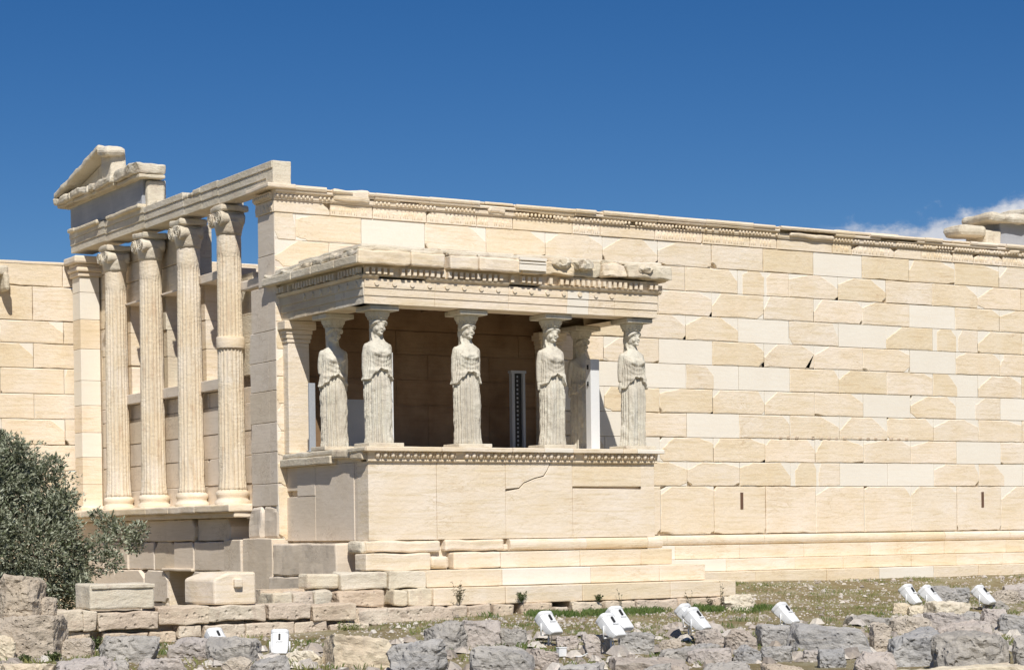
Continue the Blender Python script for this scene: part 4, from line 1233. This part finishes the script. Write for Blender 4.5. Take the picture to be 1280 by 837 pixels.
# left corner boulders
rock(-14, 48, 722, 772, 'b', 'peaked buff boulder at the far left edge, against the olive tree', 5, blocky=False, dep=.7, lift=.06, yfix=-6.5)
rock(37, 66, 750, 771, 'b', 'small buff chunk leaning on the peaked boulder at the left', 4, lift=.06, yfix=-6.45, dep=.3)
rock(-12, 68, 766, 824, 'b', 'big square buff block under the peaked boulder', 3, blocky=True, dep=.9)
rock(-16, 19, 791, 826, 'w', 'pale sloping chunk in the very corner at left', 6)
rock(74, 114, 796, 822, 'b', 'buff block with a cracked face left of the brown pot', 4, blocky=True)
rock(120, 196, 793, 827, 'g', 'blue-grey boulder with a low peak below the long carved slab', 8)
rock(-10, 62, 826, 845, 'w', 'low pale slab at the bottom left corner', 4, flat=True)
rock(66, 141, 822, 848, 'p', 'pinkish low rock at the bottom edge under the cracked buff block', 5)
rock(138, 160, 823, 839, 'g', 'small grey stone between two pinkish rocks at the bottom left', 6)
rock(209, 264, 795, 824, 'p', 'pinkish grey boulder left of the half hidden floodlight', 8)
rock(255, 321, 795, 830, 'g', 'dark grey rounded boulder in front of the half hidden floodlight', 6)
rock(272, 313, 820, 846, 'b', 'wedge of buff rock under the dark grey rounded boulder', 6)
rock(308, 360, 815, 848, 'g', 'grey rock under the leftmost whole floodlight', 6)
rock(170, 232, 821, 846, 'p', 'pinkish flat-topped rock at the bottom below the pinkish grey boulder', 5)
rock(355, 402, 812, 831, 'w', 'pale narrow stone right of the leftmost whole floodlight', 5)
rock(398, 492, 793, 836, 'w', 'long pale pitted slab below the grass tuft', 4, blocky=True)
rock(478, 566, 800, 845, 'g', 'large grey wedge-shaped boulder beside the long pale slab', 7)
rock(529, 586, 774, 815, 'g', 'blue-grey outcrop with a white pebble lying on it', 6, flat=True)
rock(574, 626, 773, 811, 'p', 'flat mauve rock just right of the outcrop with the pebble', 4, blocky=True, flat=True)
rock(621, 658, 784, 808, 'g', 'small grey slab with a dark undercut left of the single floodlight', 7)
rock(588, 668, 807, 850, 'g', 'broad flat light grey boulder at the bottom edge', 5, blocky=True)
rock(658, 699, 806, 836, 'p', 'mauve boulder left of the white junction box', 7)
rock(695, 728, 793, 812, 'p', 'small mauve rock above the white junction box', 6)
rock(728, 764, 791, 817, 'p', 'rosy rock just left of the paired floodlights feet', 6)
rock(775, 819, 789, 817, 'g', 'squared light grey rock right of the paired floodlights', 3, blocky=True)
rock(824, 854, 797, 811, 'b', 'small buff rock alone between the two floodlight pairs', 6)
rock(870, 906, 785, 811, 'p', 'rosy rounded rock behind the overlapping floodlight pair', 6)
rock(854, 902, 804, 815, 'g', 'thin grey slab at the foot of the rosy rounded rock', 4, flat=True)
rock(825, 868, 809, 826, 'g', 'dark grey long stone below the small buff rock', 5, blocky=True)
rock(862, 916, 809, 830, 'p', 'pale rosy long stone next to the dark grey long one', 5, blocky=True)
rock(908, 948, 785, 818, 'p', 'rosy boulder at the left end of the long grey ledge', 7)
rock(757, 864, 822, 838, 'p', 'long low rosy slab along the bottom under the rock row', 3, flat=True, blocky=True)
rock(800, 842, 829, 846, 'g', 'dark jagged grey rock at the bottom edge', 8)
rock(874, 944, 829, 846, 'g', 'low grey slab at the bottom edge left of centre-right', 4, flat=True)
rock(700, 757, 828, 845, 'g', 'low grey slab at the bottom edge below the junction box cable', 4, flat=True)
rock(905, 944, 740, 763, 'w', 'pale rounded boulder at the end of the porch steps', 5)
rock(949, 994, 779, 808, 'g', 'left block of the long grey ledge with a shaded hollow', 5, blocky=True)
rock(990, 1095, 780, 818, 'g', 'longest grey ledge block with a dark overhang', 4, blocky=True)
rock(1090, 1113, 777, 815, 'b', 'upright mottled stone at the right end of the grey ledge', 5, blocky=True)
rock(989, 1015, 797, 815, 'g', 'small grey stone tucked under the ledge overhang', 7)
rock(953, 994, 806, 827, 'g', 'rounded grey rock below the left block of the ledge', 7)
rock(919, 953, 804, 829, 'g', 'dark blue-grey rock below the rosy boulder', 8)
rock(1003, 1028, 811, 826, 'p', 'small pinkish stone below the ledge overhang', 7)
rock(1024, 1059, 809, 834, 'g', 'pale grey angular rock below the longest ledge block', 7)
rock(1069, 1121, 813, 846, 'p', 'pinkish jagged boulder at the bottom below the upright mottled stone', 8)
rock(955, 1005, 829, 846, 'b', 'low buff slab at the bottom edge below the rounded grey rock', 4, flat=True)
rock(1056, 1122, 768, 783, 'g', 'flat grey slab behind the long ledge', 4, flat=True)
rock(1111, 1178, 785, 833, 'g', 'huge grey boulder with a hollow shaded side', 7)
rock(1174, 1270, 788, 836, 'g', 'huge wide grey-pink boulder at the right', 6)
rock(1160, 1210, 764, 788, 'p', 'pinkish domed rock behind the huge boulders', 6)
rock(1178, 1246, 777, 796, 'p', 'long pinkish slab lying on top of the wide boulder', 5, flat=True)
rock(1252, 1296, 767, 793, 'g', 'dark block at the right edge under the rightmost floodlight', 4, blocky=True)
rock(1203, 1232, 763, 780, 'g', 'dark grey rock below the long white stone', 7)
rock(1228, 1259, 759, 786, 'p', 'brownish pink rock under the rightmost floodlight', 7)
rock(1115, 1139, 752, 768, 'w', 'white chalky rock at the foot of the paired lamps on the right', 6)
rock(1137, 1164, 755, 768, 'w', 'low white stone beside the white chalky rock', 5)
rock(1162, 1214, 750, 769, 'w', 'long squared white stone right of the paired lamps', 3, blocky=True)
rock(1164, 1199, 731, 756, 'g', 'light grey rock behind the right lamp of the pair', 5)
rock(1186, 1213, 733, 754, 'g', 'squarish grey rock between the lamp pair and the rightmost lamp', 5)
rock(1242, 1276, 736, 755, 'b', 'buff rock right of the rightmost lamp', 6)
rock(1256, 1294, 729, 751, 'p', 'rosy flat block cut off by the right edge', 3, blocky=True)
rock(1270, 1298, 789, 836, 'g', 'grey boulder cut off by the right edge', 5)
rock(1130, 1290, 830, 848, 'w', 'long pale ledge along the bottom right edge', 3, flat=True, blocky=True)
rock(1119, 1167, 769, 792, 'b', 'mottled buff rock above the huge hollow boulder', 7)
rock(1234, 1262, 750, 762, 'g', 'thin grey slab at the foot of the rightmost lamp', 4, flat=True)
pb = MB(); p = gray(566, 800); p2 = on(566, 789, 1, p.y+.3)
pb.ball((0, 0, 0), (.05, .04, .035), 10, 7)
o = pb.build('pebble', PALE); o.location = (p2.x, p2.y, p2.z); tag(o, 'white rounded pebble lying on the blue-grey outcrop', 'pebble')
pb = MB(); p = gray(43, 823)
pb.lathe(0, 0, [(.02, 0), (.07, .02), (.085, .07), (.08, .12), (.05, .15), (.01, .16)], 20)
o = pb.build('clay_pot', POT_SLOT_SHADE); o.location = (p.x, p.y-.05, p.z+.02); tag(o, 'small dark brown round pot on the weeds at the left', 'pot')

# ================================================================== floodlights
def floodlight(px, py, label, py_foot, yaw=0.0, sc=1.0, pitch=.80, grp='white floodlights aimed at the temple'):
    p = gray(px, py_foot)
    t = thing('floodlight', label, 'floodlight', (p.x, p.y, p.z-.01), grp, yaw)
    dist = (p-V(CX, CY, CZ)).dot(fw); hgt = (py_foot-py)/(FPX/dist)   # height of the housing centre
    hgt = max(.13, hgt)
    # local frame: +y towards the temple
    A = V(0, math.cos(pitch), math.sin(pitch)); B = V(0, -math.sin(pitch), math.cos(pitch)); U = V(1, 0, 0)
    def Q(u, a_, b_): return tuple(U*u*sc+A*a_*sc+B*b_*sc+V(0, 0, hgt))
    def loft(rings, mname, mm, par, smooth=False, caps=True):
        s = MB(); n = len(rings[0]); b0 = len(s.v)
        for r in rings: s.v += [Q(*q) for q in r]
        for i in range(len(rings)-1):
            for j in range(n):
                k = (j+1) % n; s.face((b0+i*n+j, b0+i*n+k, b0+(i+1)*n+k, b0+(i+1)*n+j), .7, 0, smooth)
        s.face([b0+j for j in range(n)]); s.face([b0+(len(rings)-1)*n+j for j in range(n)])
        me = s.v
        o = MB(); o.v, o.f, o.t, o.m, o.sm = s.v, s.f, s.t, s.m, s.sm
        mesh = bpy.data.meshes.new(mname); mesh.from_pydata(o.v, [], o.f); mesh.materials.append(mm)
        mesh.polygons.foreach_set('use_smooth', o.sm)
        bm = bmesh.new(); bm.from_mesh(mesh); bmesh.ops.recalc_face_normals(bm, faces=bm.faces[:]); bm.to_mesh(mesh); bm.free()
        ob = bpy.data.objects.new(mname, mesh); COL.objects.link(ob); ob.parent = par; return ob
    def sec(a_, w_, h_, off=0, c=.25, n=16):
        out_ = []
        for j in range(n):
            th = 2*PI*(j+.5)/n; e = 5.0
            k = (abs(math.cos(th))**e+abs(math.sin(th))**e)**(-1/e)
            out_.append((w_*k*math.cos(th), a_, off+h_*k*math.sin(th)))
        return out_
    # housing: shallow at the rear foot, deeper towards the lamp end
    loft([sec(-.235, .095, .030, .03), sec(-.225, .108, .045, .025), sec(-.16, .125, .072, .0), sec(.06, .130, .095, -.02), sec(.10, .130, .098, -.02)], 'housing', WHITE, t)
    loft([sec(.10, .120, .092, -.02, n=24), sec(.105, .128, .103, -.02, n=24), sec(.155, .128, .105, -.02, n=24), sec(.165, .12, .098, -.02, n=24)], 'front_ring', WHITE, t, True)
    loft([sec(.166, .112, .088, -.02), sec(.170, .112, .088, -.02)], 'lens', GLASS, t)
    loft([[(-.016, -.02, .080), (.016, -.02, .080), (.016, .075, .088), (-.016, .075, .088)], [(-.014, -.018, .097), (.014, -.018, .097), (.014, .072, .103), (-.014, .072, .103)]], 'clip', BLACK, t)
    loft([[(-.05, -.055, .076), (.05, -.055, .076), (.05, -.035, .078), (-.05, -.035, .078)], [(-.05, -.053, .092), (.05, -.053, .092), (.05, -.037, .094), (-.05, -.037, .094)]], 'ridge', WHITE, t)
    # yoke and stake
    s = MB(); h0 = hgt
    for sd in (-1, 1): s.tube([(sd*.142*sc, 0, h0), (sd*.142*sc, 0, max(.06, h0-.17*sc))], .011, 6)
    s.tube([(-.142*sc, 0, max(.06, h0-.17*sc)), (.142*sc, 0, max(.06, h0-.17*sc))], .012, 6)
    s.build('yoke', WHITE); y_ = bpy.context.scene.objects[-1] if False else COL.objects[-1]; y_.parent = t
    s = MB(); s.tube([(0, 0, -.05), (0, 0, max(.07, h0-.165*sc))], .014, 8)
    s.tube([(.02, 0, .0), (.05, -.01, h0*.35), (.03, 0, h0*.55), (.0, .02, h0*.8)], .007, 5)
    s.build('stake', WHITE); COL.objects[-1].parent = t
    return t
floodlight(686, 777, 'single white floodlight standing left of the paired ones, before the porch podium', 806, .15)
floodlight(764, 780, 'front lamp of the white floodlight pair in the middle, beside the squared grey rock', 818, .2)
floodlight(774, 771, 'rear lamp of the white floodlight pair in the middle, partly behind the other', 812, .2)
floodlight(871, 772, 'nearer lamp of the overlapping floodlight pair before the end of the porch steps', 805, .35)
floodlight(861, 767, 'farther lamp of the overlapping floodlight pair before the end of the porch steps', 800, .35)
floodlight(982, 765, 'white floodlight just behind the long grey ledge', 784, .34, 1.05)
floodlight(1138, 741, 'left lamp of the pair on the white chalky rocks at the right', 760, .3, 1.05, .9)
floodlight(1163, 742, 'right lamp of the pair, between white chalky rocks and the light grey rock', 761, .34, 1.05)
floodlight(1229, 742, 'rightmost white floodlight, standing over the brownish pink rock', 762, .34, 1.05)
floodlight(350, 800, 'leftmost whole floodlight, upright before the low ashlar wall', 823, -.5, .95, 1.0)
floodlight(272, 797, 'white floodlight half hidden by the dark grey rounded boulder', 818, .1, .95, .7)
jb = thing('junction_box', 'small white junction box on the ground by the mauve boulder', 'box', tuple(gray(702, 821)))
p = jb.location
b = MB(); b.rough(p.x-.06, p.x+.06, p.y-.04, p.y+.04, p.z+.01, p.z+.13, 0, .008, 9); b.build('body', WHITE, jb)
b = MB(); b.rough(p.x-.066, p.x+.066, p.y-.046, p.y+.046, p.z+.125, p.z+.14, 0, .005, 9); b.build('lid', WHITE, jb)
b = MB(); pts = []
for k in range(9):
    q = gray(708+k*4.5, 815+6*math.sin(k*.5)+k*.3); pts.append((q.x, q.y, q.z+.02))
b.tube(pts, .012, 6); solo(b, 'power_cable', WHITE, pts[0], 'pale cable running over the ground from the junction box', 'cable')

# ================================================================== olive tree
def tree():
    base = on(60, 750, 1, 2.0); base.z = -3.25
    t = thing('olive_tree', 'bushy silver-green olive tree at the left before the engaged columns', 'tree', tuple(base))
    rr = random.Random(4)
    clumps = []
    spec = [(22, 580, 30), (-10, 600, 40), (55, 605, 32), (15, 640, 48), (60, 640, 32), (-35, 650, 50), (40, 680, 50), (84, 662, 20), (-10, 700, 50), (60, 715, 42), (98, 705, 24), (125, 682, 15), (150, 668, 17), (168, 680, 11), (174, 662, 9), (140, 700, 13), (100, 735, 18), (30, 740, 40), (75, 750, 30), (12, 556, 13), (24, 560, 9), (-4, 570, 16), (135, 655, 12), (-60, 600, 40), (-25, 560, 26), (85, 625, 14), (120, 645, 8), (92, 690, 20), (-40, 740, 50), (50, 760, 30), (0, 545, 7), (40, 590, 14)]
    base_sp = len(spec)
    for (px, py, r) in list(spec)[:base_sp]:
        if r < 25: continue
        for k in range(3):
            an = rr.uniform(0, 2*PI); spec.append((px+math.cos(an)*r*.85, py+math.sin(an)*r*.85, r*rr.uniform(.2, .38)))
    for (px, py, r) in spec:
        yy = 2.0+rr.uniform(-.7, .7)
        c = on(px, py, 1, yy); clumps.append((c, r/66.0))
    s = MB()
    for (c, r) in clumps:
        n = int(860*(r/.5)**1.9)+40
        for k in range(n):
            d = V(rr.gauss(0, 1), rr.gauss(0, 1), rr.gauss(0, 1)).normalized()
            rad = r*(rr.random()**.42)*(1+.75*noise.noise(V(d.x*3+c.x, d.y*3, d.z*3+c.z)))
            p = c+d*rad
            if p.z < -3.1: continue
            # leaf spray: 3 slim leaves on a twig pointing outward/up
            ax = (d+V(rr.uniform(-.6, .6), rr.uniform(-.6, .6), rr.uniform(-.2, .9))).normalized()
            tone = min(1, max(0, rr.gauss(.36, .30)))
            for q in range(3):
                dr = (ax+V(rr.uniform(-.7, .7), rr.uniform(-.7, .7), rr.uniform(-.6, .6))).normalized()
                sd = dr.cross(V(rr.uniform(-1, 1), rr.uniform(-1, 1), rr.uniform(-1, 1))).normalized()
                ln = rr.uniform(.045, .10); wd = ln*.16
                p0 = p+dr*.01; b0 = s.add([tuple(p0), tuple(p0+dr*ln*.5+sd*wd), tuple(p0+dr*ln), tuple(p0+dr*ln*.5-sd*wd)])
                s.face((b0, b0+1, b0+2, b0+3), min(1, max(0, tone+rr.uniform(-.12, .12))))
    s.build('crown', OLIVE, t, fix=False)
    b = MB()
    root = Vector(base)
    for (c, r) in [q for q in clumps if q[1] > .42][:14]:
        mid = root.lerp(c, .45)+V(rr.uniform(-.2, .2), rr.uniform(-.2, .2), -.1)
        b.tube([tuple(root+V(rr.uniform(-.1, .1), 0, -.1)), tuple(root.lerp(mid, .5)), tuple(mid), tuple(c)], [.10, .06, .03, .01], 7)
    b.build('trunk', BARK, t)
tree()

# ================================================================== weeds and grass
def weed(px, py, h, n, label, m_=WEED, leafy=True, y=None, stalk=False, zoff=0, spread=.5):
    p = gray(px, py) if y is None else on(px, py, 1, y)
    rr = random.Random(px*3+py)
    s = MB()
    for k in range(n):
        d = V(rr.uniform(-1, 1)*spread, rr.uniform(-1, 1)*spread, 1).normalized(); L_ = h*rr.uniform(.5, 1)
        pts = [V(0, 0, -.02)+d*L_*q+V(0, 0, 0)+V(d.x, d.y, 0)*q*q*L_*.3 for q in (0, .33, .66, 1)]
        s.tube([tuple(q) for q in pts], [.006, .005, .004, .002], 4, .5)
        m2 = 16 if leafy else 5
        for j in range(m2):
            q = rr.uniform(.15, 1); c = V(0, 0, 0)+d*L_*q+V(d.x, d.y, 0)*q*q*L_*.3
            dr = V(rr.uniform(-1, 1), rr.uniform(-1, 1), rr.uniform(-.2, 1)).normalized(); sd = dr.cross(V(rr.random(), rr.random(), 1)).normalized()
            ln = rr.uniform(.025, .06); b0 = s.add([tuple(c), tuple(c+dr*ln*.5+sd*ln*.22), tuple(c+dr*ln), tuple(c+dr*ln*.5-sd*ln*.22)])
            s.face((b0, b0+1, b0+2, b0+3), rr.random())
    o = s.build('weed_plant', m_, fix=False); o.location = (p.x, p.y, p.z+zoff)
    return tag(o, label, 'plant', 'weeds growing on the porch steps')
weed(574, 753, .42, 9, 'twiggy weed with bare forked stems rooted on the lowest porch step', DRYW, True, y=-4.0, spread=.6)
weed(652, 751, .20, 14, 'dark green bushy weed on the lowest step, left of the single floodlight', WEED, True, y=-4.0, spread=.8)
weed(748, 750, .12, 10, 'small weed in the gap under the step above the middle lamp pair', WEED, True, y=-4.0, spread=1.0)
weed(777, 760, .45, 3, 'thin dry stalk rising behind the middle lamp pair', DRYW, False, y=-4.05, spread=.15)
weed(862, 757, .30, 3, 'thin dry stalk rising behind the overlapping lamp pair', DRYW, False, y=-4.05, spread=.2)
weed(888, 764, .30, 8, 'cluster of dry upright stems left of the pale rounded boulder', DRYW, True, y=-4.3, spread=.25)
weed(901, 764, .55, 4, 'tallest dry stem group touching the pale rounded boulder', DRYW, True, y=-4.3, spread=.15)
weed(1175, 731, .13, 10, 'small green weed at the foot of the long wall above the light grey rock', WEED, True, y=-.9, spread=.8)
weed(436, 800, .36, 60, 'grass tuft growing from the low wall joint', GRASS, False, y=-5.1, spread=.5)
weed(240, 728+94, .16, 30, 'low green weed between the blue-grey and pinkish grey boulders', WEED, True, spread=.8)
weed(118, 812, .2, 26, 'yellow green weed by the cracked buff block', WEED, True, spread=.6)
weed(30, 829, .12, 40, 'low yellow green weeds around the brown pot', WEED, True, spread=1.0)
weed(66, 826, .14, 30, 'green weeds right of the brown pot', WEED, True, spread=1.0)
weed(537, 822, .14, 24, 'dry weed clump between wedge-shaped boulder and outcrop', DRYW, True, spread=1.0)
weed(552, 810, .14, 24, 'grey green weed over the outcrop edge', WEED, True, spread=.9)

gr = MB(); rr = random.Random(99); clump = []
def blade(x, y, z, h, tone):
    a_ = rr.uniform(0, 2*PI); lean = rr.uniform(.1, .7)*h; w_ = rr.uniform(.004, .009)
    dx, dy = math.cos(a_), math.sin(a_)
    b0 = gr.add([(x-dy*w_, y+dx*w_, z), (x+dy*w_, y-dx*w_, z), (x+dx*lean*.4, y+dy*lean*.4, z+h*.7), (x+dx*lean, y+dy*lean, z+h)])
    gr.face((b0, b0+1, b0+2), tone); gr.face((b0, b0+2, b0+3), tone)
def patch(x, y, r, n, h, tone):
    for k in range(n):
        a_ = rr.uniform(0, 2*PI); q = r*rr.random()**.6
        X, Y = x+q*math.cos(a_), y+q*math.sin(a_); blade(X, Y, gz(X, Y)-.01, h*rr.uniform(.5, 1.2), min(1, max(0, tone+rr.uniform(-.2, .2))))
for k in range(170):      # green fringe under the porch steps
    x = rr.uniform(1.6, 7.6); y = -4.15-abs(rr.gauss(0, .45))
    if noise.noise(V(x*1.3, y, 5)) > .02 or (x > 6.2 and rr.random() < .5): patch(x, y, .22, 55, .11, .15)
for k in range(60): patch(rr.uniform(7.3, 9.6), rr.uniform(-1.3, -.85), .15, 24, .06, .2)
for k in range(1700):     # thin grass over the slope
    x = rr.uniform(-1, 21); y = rr.uniform(-11.5, -.9)
    n_ = noise.noise(V(x*.55, y*.55, 2))+.4*noise.noise(V(x*2, y*2, 7))
    if n_ > -.05: patch(x, y, .28, 34, .055, .3 if n_ > .15 else .65)
for k in range(150):
    x = rr.uniform(-1, 16); y = rr.uniform(-12, -5.5)
    patch(x, y, .16, 30, .09, rr.choice((.2, .5, .9)))
for k in range(90):
    x = rr.uniform(-8, 0); y = rr.uniform(-10, -5.2); patch(x, y, .2, 36, .10, rr.choice((.2, .45, .7)))
tag(gr.build('grass', GRASS, fix=False), 'thin dry and green grass growing over the slope before the steps', 'grass', kind='stuff')
pe = MB()
for k in range(20000):
    x = rr.uniform(-7.5, 20); y = -rr.uniform(.9, 12.5)
    if x < -.5 and y > -5.2: continue
    if noise.noise(V(x*.8, y*.8, 8)) < -.12 and rr.random() < .7: continue
    r = rr.uniform(.010, .026) if rr.random() < .9 else rr.uniform(.03, .055 if y > -7 else .10)
    if y < -7.2 and rr.random() < .06: r = rr.uniform(.05, .16)
    z = gz(x, y); pe_t = rr.random(); b0 = len(pe.v)
    for j in range(5):
        a_ = 2*PI*j/5+rr.uniform(-.3, .3); q = r*rr.uniform(.8, 1.3); pe.v.append((x+q*math.cos(a_), y+q*math.sin(a_), z-.005+r*rr.uniform(0, .3)))
    for j in range(3):
        a_ = 2*PI*j/3+rr.uniform(-.3, .3); q = r*.55; pe.v.append((x+q*math.cos(a_), y+q*math.sin(a_), z+r*rr.uniform(.6, 1.0)))
    for f_ in ((0, 1, 5), (1, 6, 5), (1, 2, 6), (2, 3, 6), (3, 7, 6), (3, 4, 7), (4, 0, 7), (0, 5, 7), (5, 6, 7)): pe.face([b0+i for i in f_], pe_t)
tag(pe.build('gravel', PEB, fix=False), 'small pale stones strewn over the dry soil', 'gravel', kind='stuff')
print('verts', sum(len(o.data.vertices) for o in COL.objects if o.type == 'MESH'))
